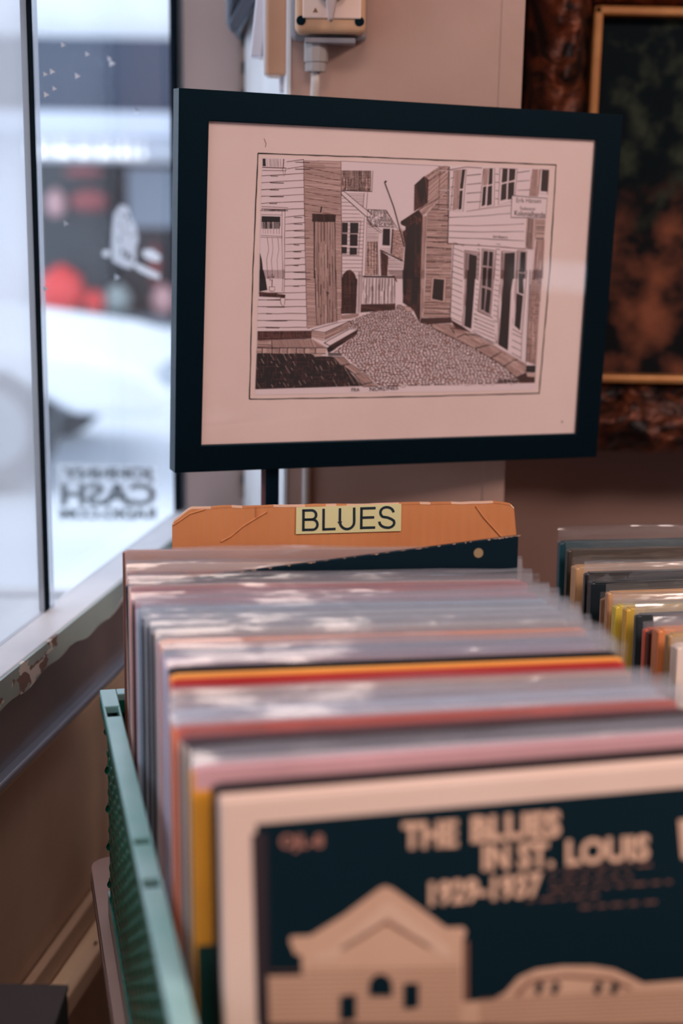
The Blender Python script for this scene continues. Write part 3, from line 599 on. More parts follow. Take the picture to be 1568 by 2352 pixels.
D.P(A_([(1298, 975), (1368, 1025), (1358, 1212), (1305, 1210)]), MID, 6); D.hatch(A_([(1298, 975), (1368, 1025), (1358, 1212), (1305, 1210)]), 85, 1.8, 1, INK, 7)
D.L(A_([(1290, 965), (1505, 1072)]), 2.4, INK, 7); D.hatch(A_([(1370, 1030), (1505, 1078), (1505, 1238), (1362, 1238)]), 1, 4, .9, MID, 6, .05)
D.hatch(C_([(1360, 0), (1505, 0), (1505, 108), (1440, 108)]), 1, 4, .9, MID, 6, .05)
# arched door, step, fence
ar = C_([(925, 90), (940, 40), (975, 5), (1015, 0), (1050, 30), (1075, 85), (1062, 412), (922, 415)])
ar2 = A_([(930, 1238), (940, 1195), (975, 1160), (1008, 1152), (1045, 1185), (1066, 1238)]) + C_([(1075, 85), (1062, 412), (922, 415), (926, 60)])
D.P(ar2, MID, 7); D.hatch(ar2, 89, 1.7, 1.3, INK, 8, .08); D.hatch(ar2, 2, 3, 1, INK, 8, .2)
D.P(C_([(925, 428), (1090, 410), (1085, 440), (1000, 462), (925, 465)]), PALE, 7); D.hatch(C_([(925, 428), (1090, 410), (1085, 440), (1000, 462), (925, 465)]), -6, 1.7, .8, MID, 8)
for x in (1080, 1092, 1108): D.L(C_([(x + 10, 20), (x, 405)]), .9, MID, 8)
D.hatch(C_([(1130, 75), (1430, 80), (1440, 325), (1110, 318)]), 91, 7, 1.4, INK, 7, .1, .5, 50); D.hatch(C_([(1130, 75), (1430, 80), (1440, 325), (1110, 318)]), 91, 2.6, .7, MID, 7, .4, .5, 20)
D.L(C_([(1125, 62), (1425, 68)]), 3.4, INK, 8); D.L(C_([(1425, 62), (1450, 112)]), 2.4, MID, 8)
D.P(C_([(1108, 325), (1435, 320), (1435, 378), (1105, 402)]), MID, 7); D.hatch(C_([(1108, 325), (1435, 320), (1435, 378), (1105, 402)]), 10, 1.7, 1.2, INK, 8, .1)
# pole
D.L(A_([(1332, 320), (1420, 560), (1480, 780), (1520, 935)]), 2.3, INK, 9); D.P([(885.5 + 2.6 * math.cos(k), 417 + 2.6 * math.sin(k)) for k in [i * .785 for i in range(8)]][:8], INK, 9)
# dark building on the right
dk = B2([(0, 695), (170, 582), (208, 645), (195, 1238)]) + D_2([(185, 450), (175, 500), (120, 380), (20, 310), (25, 0)]) + B2([(30, 1100), (42, 930), (18, 800), (45, 770), (0, 715)])
D.P(dk, MID, 6); D.hatch(dk, 78, 1.9, 1.2, INK, 7, .1); D.hatch(dk, 20, 2.4, 1.1, INK, 7, .15)
D.P(B2([(55, 760), (140, 700), (130, 1238), (40, 1238)]), DK, 8); D.P(B2([(140, 740), (190, 700), (185, 980), (150, 1010)]), DK, 8); D.P(D_2([(60, 0), (18, 0), (20, 220), (50, 240)]), DK, 8); D.P(D_2([(110, 70), (185, 70), (150, 330), (95, 330)]), DK, 8); D.hatch(B2([(0, 700), (165, 590), (190, 650), (50, 740)]), 35, 2, 1.3, INK, 8)
D.P(B2([(0, 725), (45, 745), (42, 775), (5, 768)]), PAPER, 8)
D.P(B2([(130, 350), (222, 265), (265, 300), (255, 520), (170, 575), (125, 600)]), MID, 6); D.hatch(B2([(130, 350), (222, 265), (265, 300), (255, 520), (170, 575), (125, 600)]), 80, 1.8, 1.3, INK, 7, .1); D.P(B2([(150, 330), (215, 275), (235, 310), (225, 470), (190, 530)]), DK, 8)
rs = B2([(225, 268), (370, 170), (452, 170), (440, 395), (240, 618), (205, 648), (168, 580), (258, 500), (265, 300)]); D.P(rs, PALE, 5); D.hatch(rs, -42, 2.4, .9, MID, 6, .12, .4, 40); D.hatch(rs, -30, 12, 1.4, INK, 6, .15, .4, 60)
lg = B2([(250, 620), (440, 400), (450, 560), (440, 900), (485, 905), (475, 1238)]) + D_2([(470, 455), (215, 445)]) + B2([(235, 1238)])
D.P(lg, PALE, 6); D.hatch(lg, 1, 2.8, .8, MID, 7, .15, .5, 22); D.hatch(lg, 2, 12.6, 1.8, INK, 8, .04, .5, 40); D.hatch(lg, 1, 6.3, 1.1, MID, 8, .2, .5, 30)
D.P(B2([(205, 650), (245, 640), (225, 1238), (190, 1238)]), PALE, 8); D.P(D_2([(190, 0), (225, 0), (212, 450), (185, 450)]), PALE, 8); D.hatch(B2([(205, 650), (245, 640), (225, 1238), (190, 1238)]), 91, 2, .9, MID, 9); D.hatch(D_2([(190, 0), (225, 0), (212, 450), (185, 450)]), 91, 2, .9, MID, 9)
D.P(D_2([(295, 65), (432, 75), (420, 312), (278, 290)]), PALE, 9); D.L(D_2([(295, 65), (432, 75), (420, 312), (278, 290)]), 1, MID, 10, close=True); D.P(D_2([(312, 82), (412, 92), (400, 296), (296, 275)]), DK, 10)
D.P(D_2([(190, 455), (480, 450), (480, 500), (300, 512), (180, 505)]), MID, 7); D.hatch(D_2([(190, 455), (480, 450), (480, 500), (300, 512), (180, 505)]), 5, 1.6, 1.2, INK, 8, .1)
# scaffold-like posts
for x in (372, 452): D.L(B2([(x, 175), (x - 14, 580)]), 1, MID, 9)
for y in (215, 398, 578): D.L(B2([(360, y - 3), (500, y + 3)]), 1.6, PAPER, 9); D.L(B2([(360, y - 8), (500, y - 2)]), .7, MID, 9)
# white house, upper floor
up_ = B2([(460, 178), (1405, 205), (1370, 660), (1190, 960), (440, 905)]); D.P(up_, PAPER, 6)
D.L(B2([(462, 175), (445, 905)]), 2, INK, 8, .4); D.L(B2([(468, 205), (620, 180), (770, 190)]), 1.5, MID, 8, .4)
for i in range(4): D.L(B2([(625, 262 + i * 84), (760, 248 + i * 86)]), 1.5, INK, 8, .4); D.L(B2([(470, 290 + i * 84), (505, 280 + i * 84)]), 1.3, INK, 8); D.L(B2([(895, 245 + i * 78), (930, 250 + i * 78)]), 1.4, INK, 8)
for i in range(3): D.L(B2([(1105, 232 + i * 84), (1222, 215 + i * 90)]), 1.4, INK, 8, .4)
def win(f, quad, panes, cur=None):
    D.P(f(quad), PAPER, 7); D.L(f(quad), 1.3, MID, 8, close=True)
    for p in panes: D.P(f(p), DK, 8)
    if cur: D.P(f(cur), PALE, 9); D.hatch(f(cur), 90, 2.2, 1, MID, 9, .1)
win(B2, [(505, 215), (622, 200), (590, 600), (470, 595)], [[(580, 205), (612, 200), (590, 385), (560, 388)], [(558, 405), (588, 400), (575, 580), (545, 585)]], [(512, 215), (575, 208), (540, 580), (490, 590)])
win(B2, [(785, 195), (890, 192), (885, 545), (745, 580)], [[(840, 195), (872, 192), (868, 340), (830, 350)], [(825, 365), (866, 352), (862, 535), (815, 550)], [(780, 370), (812, 360), (800, 540), (765, 555)]], [(785, 200), (835, 200), (820, 350), (780, 355)])
win(B2, [(940, 192), (1105, 198), (1078, 500), (925, 540)], [[(965, 195), (1015, 196), (1008, 318), (955, 330)], [(1028, 196), (1088, 198), (1080, 300), (1022, 318)], [(955, 345), (1005, 332), (1000, 485), (945, 500)], [(1018, 330), (1078, 318), (1070, 480), (1012, 490)]])
D.L(B2([(620, 600), (890, 562), (1040, 540)]), 1.2, MID, 8, .4)
post = B2([(1245, 200), (1325, 202), (1300, 460), (1215, 455)]); D.P(post, PALE, 7); D.hatch(post, 93, 2.2, .9, MID, 8)
win(B2, [(1325, 202), (1405, 205), (1390, 440), (1305, 430)], [[(1338, 207), (1402, 208), (1390, 415), (1325, 408)]])
for i, y in enumerate((660, 732, 788, 850)): D.L(B2([(452, y), (700, y - (14 if i == 0 else -6)), (1040 if i == 0 else 1170, y - 40 if i == 0 else y + (-12 if i == 1 else 4 if i == 2 else 32))]), 1.3, INK if i != 1 else MID, 8, .6)
D.L(B2([(440, 905), (1180, 955)]), 2.2, MID, 8, .6)
D.P(B2([(1052, 450), (1388, 478), (1372, 662), (1045, 658)]), PAPER, 10); D.L(B2([(1052, 450), (1388, 478), (1372, 662), (1045, 658)]), 1.7, INK, 11, close=True)
def dtext(f, txt, x, y, w_, h_, rot=0, bold=.0, lay=12, mi=0):
    vs, fs = text_shape(txt, 1.0, bold); xs = [v.x for v in vs]; ys = [v.y for v in vs]; a, c, e, g_ = min(xs), max(xs), min(ys), max(ys)
    out = []
    for v in vs:
        u = (v.x - a) / (c - a) * w_; q_ = h_ * (1 - (v.y - e) / (g_ - e)); px_, py_ = f([(x + u, y + q_ + u * rot)])[0]; out.append(pic(px_, py_, .0040 - lay * .00006))
    D.b.add(out, fs, mi)
dtext(B2, 'Erik Hånsen', 1095, 472, 235, 44, .03); dtext(B2, 'Fedevarer', 1132, 553, 146, 36, .04); dtext(B2, 'Kolonialhande', 1078, 590, 290, 50, .06, .012); dtext(B2, 'Erik Hånsen jr.', 875, 826, 142, 34, .04)
cp = B2([(1192, 665), (1285, 672), (1262, 962), (1180, 955)]); D.P(cp, PALE, 8); D.hatch(cp, 93, 2.2, 1.1, INK, 9, .3); D.P(B2([(1285, 672), (1372, 672), (1358, 870), (1278, 865)]), PALE, 8); D.hatch(B2([(1285, 672), (1372, 672), (1358, 870), (1278, 865)]), 2, 3, 1.2, INK, 9, .25)
# white house, ground floor
lo = B2([(492, 908), (1250, 965), (1240, 1238)]) + D_2([(1225, 0), (1185, 890), (1130, 850), (1020, 790), (880, 712), (680, 590), (580, 530), (470, 465), (490, 0)]) + B2([(480, 1238)])
D.P(lo, PAPER, 7)
D.L(B2([(500, 915), (484, 1238)]), 1.2, INK, 8); D.L(D_2([(490, 0), (468, 465)]), 1.4, INK, 8, .3)
for i in range(14): D.L(D_2([(500 - i * 2, -262 + i * 55), (598 - i * 2, -228 + i * 56)]), 1.3, INK, 8, .3)
for i in range(16): D.L(D_2([(728 - i * 2, -245 + i * 47), (752 - i * 2, -240 + i * 48)]), 1.2, INK, 8, .3)
for i in range(16): D.L(D_2([(905 - i * 2, -245 + i * 48), (945 - i * 2, -240 + i * 49)]), 1.2, INK, 8, .3)
for i in range(6): D.L(D_2([(690, 415 + i * 38), (890, 500 + i * 38)]), 1.3, INK, 9, .4)
for i in range(4): D.L(D_2([(1052, 600 + i * 62), (1142, 640 + i * 66)]), 1.3, INK, 9, .4)
D.L(D_2([(680, 580), (885, 705)]), 1.2, MID, 9)
win(B2, [(605, 970), (748, 985), (735, 1238), (600, 1238)], [[(650, 1002), (722, 1022), (712, 1238), (635, 1238)]]); D.P(D_2([(632, 0), (712, 0), (668, 560), (602, 530)]), DK, 9); D.hatch(D_2([(605, 0), (632, 0), (600, 530), (580, 528)]), 92, 2, .9, MID, 9); D.hatch(B2([(615, 990), (650, 1000), (635, 1238), (605, 1238)]), 92, 2, .9, MID, 9)
win(B2, [(770, 955), (905, 970), (885, 1238), (760, 1238)], [[(785, 975), (828, 978), (820, 1118), (775, 1112)], [(838, 980), (875, 985), (868, 1128), (830, 1120)], [(778, 1128), (818, 1132), (812, 1238), (772, 1238)], [(828, 1135), (868, 1140), (862, 1238), (822, 1238)]])
win(D_2, [(765, -20), (890, -20), (850, 435), (728, 390)], [[(775, 0), (812, 0), (806, 155), (770, 148)], [(822, 0), (865, 0), (858, 175), (818, 160)], [(768, 165), (803, 175), (790, 380), (760, 375)], [(815, 178), (858, 195), (838, 415), (795, 392)]])
D.L(D_2([(728, 390), (870, 455)]), 2, MID, 10)
win(B2, [(955, 975), (1105, 985), (1090, 1238), (945, 1238)], [[(985, 995), (1082, 990), (1075, 1238), (975, 1238)]]); D.P(D_2([(978, 0), (1078, 0), (1045, 200), (1015, 765), (925, 710)]), DK, 9); D.hatch(D_2([(945, 0), (978, 0), (925, 700), (895, 700)]), 92, 2, .9, MID, 9); D.hatch(B2([(958, 985), (985, 995), (975, 1238), (945, 1238)]), 92, 2, .9, MID, 9)
win(B2, [(1105, 970), (1195, 972), (1180, 1238), (1095, 1238)], [[(1135, 985), (1185, 985), (1178, 1172), (1125, 1165)], [(1120, 1185), (1176, 1192), (1174, 1238), (1118, 1238)]], None)
D.P(D_2([(1118, 0), (1172, 0), (1168, 25), (1118, 18)]), DK, 9); D.P(D_2([(1115, 215), (1165, 232), (1160, 40), (1116, 30)]), DK, 9); D.P(D_2([(1100, 220), (1160, 245), (1130, 575), (1080, 530)]), DK, 9); D.hatch(D_2([(1090, 0), (1116, 0), (1080, 530), (1058, 520)]), 92, 2, .9, MID, 9)
D.L(D_2([(1195, 0), (1148, 610)]), 1.3, INK, 9); D.L(D_2([(1058, 560), (1148, 612)]), 1.6, MID, 10); D.L(D_2([(1225, 0), (1185, 885)]), 1.3, INK, 9); D.L(D_2([(1148, 610), (1138, 850)]), 1, INK, 9)
cr = B2([(1285, 872), (1362, 872), (1345, 1238), (1245, 1238)]); D.P(cr, PALE, 8); D.hatch(cr, 93, 2.2, 1, MID, 9, .15); cr = D_2([(1240, 0), (1340, 0), (1280, 900), (1190, 865)]); D.P(cr, PALE, 8); D.hatch(cr, 93, 2.1, 1, MID, 9, .1); D.hatch(cr, 3, 7, 1.2, INK, 9, .5, .5, 7)
D.P(D_2([(1188, 905), (1280, 905), (1275, 972), (1185, 968)]), DK, 9)
# pavements and cobbles
cob = C_([(1105, 440), (1250, 385), (1435, 385), (1450, 330)]) + D_2([(0, 330), (100, 400), (180, 510), (300, 512), (440, 620), (700, 745), (980, 915), (1090, 1020), (1270, 1000), (1270, 1070)]) + C_([(1568, 1098), (1290, 1105), (1130, 960), (940, 800), (850, 780), (1085, 600), (1085, 560), (1000, 545), (1010, 480)])
D.P(cob, MID, 4)
def inside(x, y, poly):
    c = False
    for (x0, y0), (x1, y1) in zip(poly, poly[1:] + poly[:1]):
        if (y0 > y) != (y1 > y) and x < x0 + (x1 - x0) * (y - y0) / (y1 - y0): c = not c
    return c
y = 702; row = 0
while y < 890:
    f = (y - 702) / 188; h = 3.2 + 2.0 * f; x = 740 + rnd.uniform(0, 6)
    while x < 1240:
        wd = (5.2 + 3.4 * f) * rnd.uniform(.7, 1.35); cx_, cy_ = x + wd / 2, y + rnd.uniform(-.9, .9) + (.8 * math.sin(x * .03))
        if inside(cx_, cy_, cob):
            hw, hh = wd / 2 - .65, h / 2 - rnd.uniform(.35, .7)
            D.P([(cx_ - hw, cy_ + rnd.uniform(-.3, .3) * hh), (cx_ - hw * .6, cy_ - hh), (cx_ + hw * .6, cy_ - hh * rnd.uniform(.7, 1)), (cx_ + hw, cy_ + rnd.uniform(-.3, .3) * hh), (cx_ + hw * .6, cy_ + hh), (cx_ - hw * .6, cy_ + hh * rnd.uniform(.7, 1))], PAPER if rnd.random() > .12 else PALE, 5)
            if rnd.random() < .5: D.L([(cx_ - hw, cy_ + hh + .6), (cx_ + hw, cy_ + hh + .6)], .9, INK, 6)
        x += wd
    y += h * .96
pv = D_2([(290, 510), (470, 510), (560, 560), (670, 598), (880, 715), (1010, 790), (1190, 895), (1180, 990), (1090, 1020), (980, 918), (700, 745), (440, 620), (310, 560)]); D.P(pv, PALE, 6); D.hatch(pv, 28, 2.2, .9, MID, 7, .15, .4, 22)
for a in ([(520, 560), (470, 545), (510, 600)], [(530, 640), (600, 610), (700, 615)], [(700, 745), (845, 710)], [(850, 835), (950, 780)], [(980, 915), (1060, 860), (1110, 850)], [(1090, 1020), (1190, 975)]): D.L(D_2(a), 2.2, INK, 8, .5)
D.L(D_2([(290, 510), (310, 560), (440, 620), (700, 745), (980, 918), (1090, 1020)]), 1.8, INK, 8, .5); D.P(D_2([(470, 470), (580, 532), (660, 590), (520, 560)]), MID, 7); D.hatch(D_2([(470, 470), (580, 532), (670, 600), (520, 540)]), 30, 1.6, 1.2, INK, 8); D.P(D_2([(1100, 1020), (1190, 975), (1275, 980), (1270, 1065), (1130, 1060)]), MID, 8); D.hatch(D_2([(1100, 1020), (1190, 975), (1275, 980), (1270, 1065), (1130, 1060)]), 8, 1.8, 1.3, INK, 9, .1); D.P(D_2([(1190, 980), (1272, 975), (1270, 1015), (1200, 1010)]), PALE, 10)
D.P(D_2([(20, 345), (90, 350), (118, 388), (60, 398)]), PALE, 8); D.L(D_2([(20, 345), (90, 350), (118, 388), (60, 398)]), 1, INK, 9, close=True)
sh = C_([(122, 795), (600, 790), (700, 815), (840, 820), (1000, 960), (1125, 1100), (108, 1130)]); D.P(sh, DK, 7)
D.hatch(sh, 90, 5, .8, MID, 8, .55, .6, 14); D.hatch(sh, 0, 5, .8, MID, 8, .6, .6, 14); D.hatch(sh, 60, 9, .8, PALE, 9, .75, .6, 9)
D.P(C_([(130, 580), (640, 575), (640, 650), (128, 668)]), MID, 7); D.hatch(C_([(130, 580), (640, 575), (640, 650), (128, 668)]), 88, 3, 1.4, INK, 8, .3, .4, 9); D.hatch(C_([(130, 580), (640, 575), (640, 650), (128, 668)]), 0, 5, 1.5, INK, 8, .2)
D.P(C_([(128, 668), (650, 655), (790, 735), (770, 790), (125, 795)]), PALE, 6); D.hatch(C_([(268, 665), (650, 655), (700, 700), (780, 735), (270, 740)]), 66, 2.2, .9, MID, 8, .1); D.hatch(C_([(128, 668), (262, 668), (262, 735), (126, 735)]), 2, 2, .9, MID, 8)
D.L(C_([(126, 735), (270, 740), (780, 738)]), 1.8, INK, 8, .4); D.L(C_([(262, 668), (266, 738)]), 1.8, INK, 8)
for k, x in enumerate((175, 270, 340, 415, 500, 575, 680)): D.L(C_([(x, 740), (x - 4, 790)]), 2, INK, 8); D.hatch(C_([(x - 60, 745), (x - 6, 745), (x - 6, 785), (x - 60, 785)]), 55 if k % 2 else 5, 2.2, .8, MID, 8)
D.L(C_([(124, 792), (780, 795)]), 1.5, INK, 8, .5)
D.P(C_([(640, 570), (870, 505), (1010, 480), (1008, 490), (765, 590)]), PAPER, 9); D.L(C_([(640, 570), (870, 505), (1010, 482), (765, 592), (640, 575)]), 1.4, INK, 10)
D.P(C_([(640, 575), (765, 592), (755, 670), (640, 635)]), PALE, 9); D.hatch(C_([(640, 585), (760, 600), (750, 665), (640, 630)]), 10, 4, 1.1, MID, 10); D.P(C_([(765, 592), (1010, 484), (990, 555), (765, 665)]), PALE, 9); D.hatch(C_([(765, 592), (1010, 484), (990, 555), (765, 665)]), -24, 2, 1, MID, 10, .1)
D.P(C_([(760, 690), (1000, 560), (1082, 562), (815, 715)]), PAPER, 10); D.L(C_([(760, 690), (1000, 560), (1082, 564), (815, 718)]), 1.6, INK, 11, close=True); D.P(C_([(815, 718), (1082, 566), (1072, 610), (815, 780)]), MID, 10); D.hatch(C_([(815, 718), (1082, 566), (1072, 610), (815, 780)]), -30, 1.6, 1.3, INK, 11, .1); D.P(C_([(785, 740), (815, 720), (850, 760), (800, 785)]), DK, 11)
for x in range(800, 925, 12): D.L(C_([(x, 790), (x + 6, 815)]), 1.5, INK, 10)
D.L(C_([(800, 788), (915, 788)]), 1, INK, 10); D.P(C_([(650, 795), (740, 795), (735, 818), (670, 822)]), PALE, 8)
for q_ in ([(850, 825), (945, 825), (1005, 888), (915, 905)], [(940, 905), (1015, 892), (1120, 960), (1050, 990)], [(1045, 990), (1130, 972), (1220, 1060), (1120, 1085)], [(1120, 1088), (1225, 1065), (1270, 1102), (1130, 1105)]):
    D.P(C_(q_), PALE, 8); D.hatch(C_(q_), 35, 2.2, 1, MID, 9, .1); D.L(C_(q_), 1.3, INK, 10, close=True)
dtext(C_, 'FRA', 1020, 1118, 76, 34, -.02); dtext(C_, 'NORDNES', 1192, 1112, 270, 38, -.06)
for k in range(14): x = 918 + k * 15; D.L(D_2([(x, 1035 + rnd.uniform(-5, 10)), (x + 6, 1070 + rnd.uniform(-8, 4)), (x + 14, 1040 + rnd.uniform(0, 18))]), 1.6, INK, 11)
D.L([(606, 318), (611, 330), (609, 338)], 1, MID, 2); D.P([(1289, 967), (1292, 967), (1292, 971), (1289, 971)], MID, 2)
M_PRINT = [mat('dark ink', rgb(22, 12, 16), .7), mat('sepia ink', rgb(104, 60, 56), .7), mat('print paper', rgb(238, 216, 220), .75), mat('solid ink', rgb(12, 12, 20), .7), mat('tinted print paper', rgb(206, 172, 166), .75)]
D.b.build('ink_drawing', M_PRINT, mo, fix=False)
# upright that carries the picture
u0 = ony(625, 1120, 1.325)
t = thing('picture_stand', 'slim black upright between the bottom of the framed drawing and the cardboard divider', 'stand', Vector((u0.x, 1.325, 0)))
hw = (ony(639.5, 1120, 1.325).x - ony(610.5, 1120, 1.325).x) / 2
b = MB(); b.box((-hw, -.008, .006), (hw, .008, 1.32)); b.build('post', M_BLACK, t, bevel=.001)
b = MB(); b.box((-hw - .0045, -.004, .006), (-hw - .0003, .02, 1.32)); b.build('side_strip', mat('reddish wood strip', rgb(112, 78, 82), .5), t)
b = MB(); b.box((-.10, -.08, 0), (.10, .08, .008)); b.build('foot_plate', mg, t, bevel=.002)
b = MB(); zc = 1.25; y0_ = (MP @ Vector((.10, .02, -.2))).y - 1.325
b.box((-.03, min(y0_, 0) , zc - .02), (.03, .012, zc + .02)); b.build('clamp', M_BLACK, t)
# ================================================================== TABLE, CRATE
TZ = .80
tc0 = onz(207, 1972, TZ); TY = R(13.7); MT = frame((tc0.x, tc0.y, TZ), TY)      # table frame: x right, y away (corner at far left)
M_TAB = noisy('pale worn laminate', rgb(168, 138, 130), rgb(184, 152, 142), 9, 4, .5, .1, 40, stretch=(.3, 1, 1))
t = thing('display_table', 'narrow table with a worn pale top and dark grooved edge under the green crate', 'table', MT)
TW, TL = .38, .82
def rrect(x0, x1, y0, y1, r, n=6):
    out = []
    for cx_, cy_, a0 in ((x1 - r, y1 - r, 0), (x0 + r, y1 - r, 90), (x0 + r, y0 + r, 180), (x1 - r, y0 + r, 270)):
        for k in range(n + 1): a = R(a0 + 90 * k / n); out.append((cx_ + r * math.cos(a), cy_ + r * math.sin(a)))
    return out
b = MB(); b.prism(rrect(0, TW, -TL, 0, .018), 'z', -.003, 0); b.build('table_top', M_TAB, t)
b = MB(); b.prism(rrect(.0015, TW - .0015, -TL + .0015, -.0015, .017), 'z', -.0075, -.003); b.prism(rrect(-.001, TW + .001, -TL - .001, .001, .019), 'z', -.016, -.0075, 1); b.prism(rrect(.001, TW - .001, -TL, 0, .018), 'z', -.024, -.016)
b.build('edge_band', [M_BLACK, mat('brown edge', rgb(120, 92, 84), .4)], t)
for lx in (.03, TW - .03):
    for ly in (-.05, -TL + .05):
        b = MB(); b.lathe([(.014, -TZ), (.014, -.024)], (lx, ly, 0), 16); b.build('leg', mat('dark steel leg', rgb(34, 36, 40), .4, .6), t)

# green crate: top-left edges measured from the view
ro0, ro1 = onz(240, 1640, 1.0), onz(385, 2330, 1.0)
ri0 = onz(275, 1640, 1.0)
d = (ro0 - ro1); d.z = 0; CYAW = math.atan2(-d.x, d.y)      # crate depth direction
far = onz(229, 1584, 1.0); 
MC = frame((far.x, far.y, TZ), CYAW)                 # crate frame, far left outer corner; x right, y away
CW, CL, CH, RW = .352, .62, .20, .013
M_GREEN = noisy('green crate plastic', rgb(0, 86, 68), rgb(4, 102, 82), 12, 3, .24, .08, 70, spec=1.0)
t = thing('plastic_crate', 'green plastic lattice crate full of records, on the narrow table', 'crate', MC)
def lattice(name, o, ux, L_, z0, z1, th, nrm, nx, nz):
    """wall of upright oval openings in staggered rows"""
    b = MB(); ux = Vector(ux); nr = Vector(nrm); o = Vector(o); cw = L_ / nx; ch = (z1 - z0) / nz
    for j in range(nz):
        off = (cw / 2 if j % 2 else 0)
        for i in range(nx - (1 if j % 2 else 0)):
            cx_ = off + cw * (i + .5); cz = z0 + ch * (j + .5)
            out = [(-.5, -.5), (-.17, -.5), (.17, -.5), (.5, -.5), (.5, -.17), (.5, .17), (.5, .5), (.17, .5), (-.17, .5), (-.5, .5), (-.5, .17), (-.5, -.17)]
            inn = []
            for (px_, pz_) in out:
                a = math.atan2(pz_, px_); inn.append((.27 * math.cos(a), .34 * math.sin(a)))
            vs = []
            for dd, grow in ((0, 0), (th, .0)):
                for (px_, pz_) in out: vs.append(o + ux * (cx_ + px_ * cw) + Vector((0, 0, cz + pz_ * ch)) + nr * dd)
                for (px_, pz_) in inn: vs.append(o + ux * (cx_ + px_ * cw) + Vector((0, 0, cz + pz_ * ch)) + nr * dd)
            for (px_, pz_) in inn: vs.append(o + ux * (cx_ + px_ * cw * 1.0) + Vector((0, 0, cz + pz_ * ch)) + nr * (-.0006))
            fs = []
            for k in range(12):
                q = (k + 1) % 12
                fs.append((k, q, 48 + q, 48 + k)); fs.append((48 + k, 48 + q, 36 + q, 36 + k)); fs.append((24 + k, 36 + k, 36 + q, 24 + q))
            b.add(vs, fs)
        for i in range(nx):                           # rounded knobs where the ribs cross
            c_ = o + ux * (cw * (i + (.0 if j % 2 == 0 else .5)) + cw * (.5 if False else 0)) + Vector((0, 0, z0 + ch * (j + .5)))
            a_ = .17 * cw; h_ = .22 * ch; vs = []; rings = 5
            for r_ in range(rings + 1):
                ph = math.pi / 2 * r_ / rings
                for k in range(8):
                    an = math.pi / 4 * k; vs.append(c_ + ux * (a_ * math.cos(ph) * math.cos(an)) + Vector((0, 0, h_ * math.cos(ph) * math.sin(an))) - nr * (.0013 * math.sin(ph)))
            b.add(vs, [(r_ * 8 + k, r_ * 8 + (k + 1) % 8, (r_ + 1) * 8 + (k + 1) % 8, (r_ + 1) * 8 + k) for r_ in range(rings) for k in range(8)])
        if j % 2:
            for x0, x1 in ((0, cw / 2), (L_ - cw / 2, L_)):
                p = [o + ux * x0 + Vector((0, 0, z0 + ch * j)), o + ux * x1 + Vector((0, 0, z0 + ch * j)), o + ux * x1 + Vector((0, 0, z0 + ch * (j + 1))), o + ux * x0 + Vector((0, 0, z0 + ch * (j + 1)))]
                b.add(p + [q + nr * th for q in p], [(0, 1, 2, 3), (4, 7, 6, 5)])
    return b.build(name, M_GREEN, t, smooth=True, fix=True)
zl0, zl1 = .022, CH - .026
lattice('side_wall', (.005, 0, 0), (0, -1, 0), CL, zl0, zl1, .004, (1, 0, 0), 34, 9)
lattice('side_wall', (CW - .005, 0, 0), (0, -1, 0), CL, zl0, zl1, .004, (-1, 0, 0), 34, 9)
lattice('end_wall', (0.005, -.005, 0), (1, 0, 0), CW - .01, zl0, zl1, .004, (0, -1, 0), 19, 9)
lattice('end_wall', (0.005, -CL + .005, 0), (1, 0, 0), CW - .01, zl0, zl1, .004, (0, 1, 0), 19, 9)
b = MB()                                             # smooth bands above and below the lattice
for z0, z1 in ((0, zl0), (zl1, CH - .010)):
    b.box((.003, -CL, z0), (.0075, 0, z1)); b.box((CW - .0075, -CL, z0), (CW - .003, 0, z1)); b.box((.0075, -.0075, z0), (CW - .0075, -.003, z1)); b.box((.0075, -CL + .003, z0), (CW - .0075, -CL + .0075, z1))
b.build('wall_band', M_GREEN, t)
b = MB(); b.box((.003, -CL + .003, 0), (CW - .003, -.003, .004)); b.build('floor_panel', M_GREEN, t)
for k in range(9):
    pass
M_RIM = noisy('green rim plastic with painted sky sheen', rgb(112, 166, 160), rgb(150, 190, 192), 10, 3, .3, .06, 50, spec=.9)  # paler than the crate walls: sky reflection put into the rim colour
b = MB()                                             # rim with slots: built as lengths that leave the slots open
def rim_run(x0, x1, y0, y1, slots, along):
    cuts = sorted(slots); pos = y0 if along == 'y' else x0
    for c0, c1 in cuts + [(None, None)]:
        end = (y1 if along == 'y' else x1) if c0 is None else c0
        if along == 'y': b.box((x0, pos, CH - .006), (x1, end, CH))
        else: b.box((pos, y0, CH - .006), (end, y1, CH))
        if c0 is not None:
            if along == 'y': b.box((x0, c0, CH - .006), (x0 + .0018, c1, CH)); b.box((x1 - .0018, c0, CH - .006), (x1, c1, CH))
            pos = c1
sl = [(-CL + .04, -CL + .052), (-.325, -.315), (-.232, -.226), (-.062, -.048)]
yy = lambda px, py: (MC.inverted() @ onz(px, py, 1.0)).y
s1 = [(yy(262, 1645), yy(262, 1622)), (yy(333, 1938), yy(333, 1924)), (yy(360, 2036), yy(360, 2014)), (-CL + .03, -CL + .045)]
s1.sort()
rim_run(0, RW, -CL, 0, s1, 'y'); rim_run(CW - RW, CW, -CL, 0, s1, 'y'); rim_run(RW, CW - RW, -RW, 0, [], 'x'); rim_run(RW, CW - RW, -CL, -CL + RW, [], 'x')
b.build('rim', M_RIM, t, bevel=.0012)
b = MB(); b.box((RW - .0025, -CL, CH - .016), (RW, 0, CH - .006)); b.box((0, -CL, CH - .014), (.0025, 0, CH - .006)); b.box((RW, -RW, CH - .016), (CW - RW, -RW + .0025, CH - .006)); b.build('rim_skirt', M_GREEN, t)

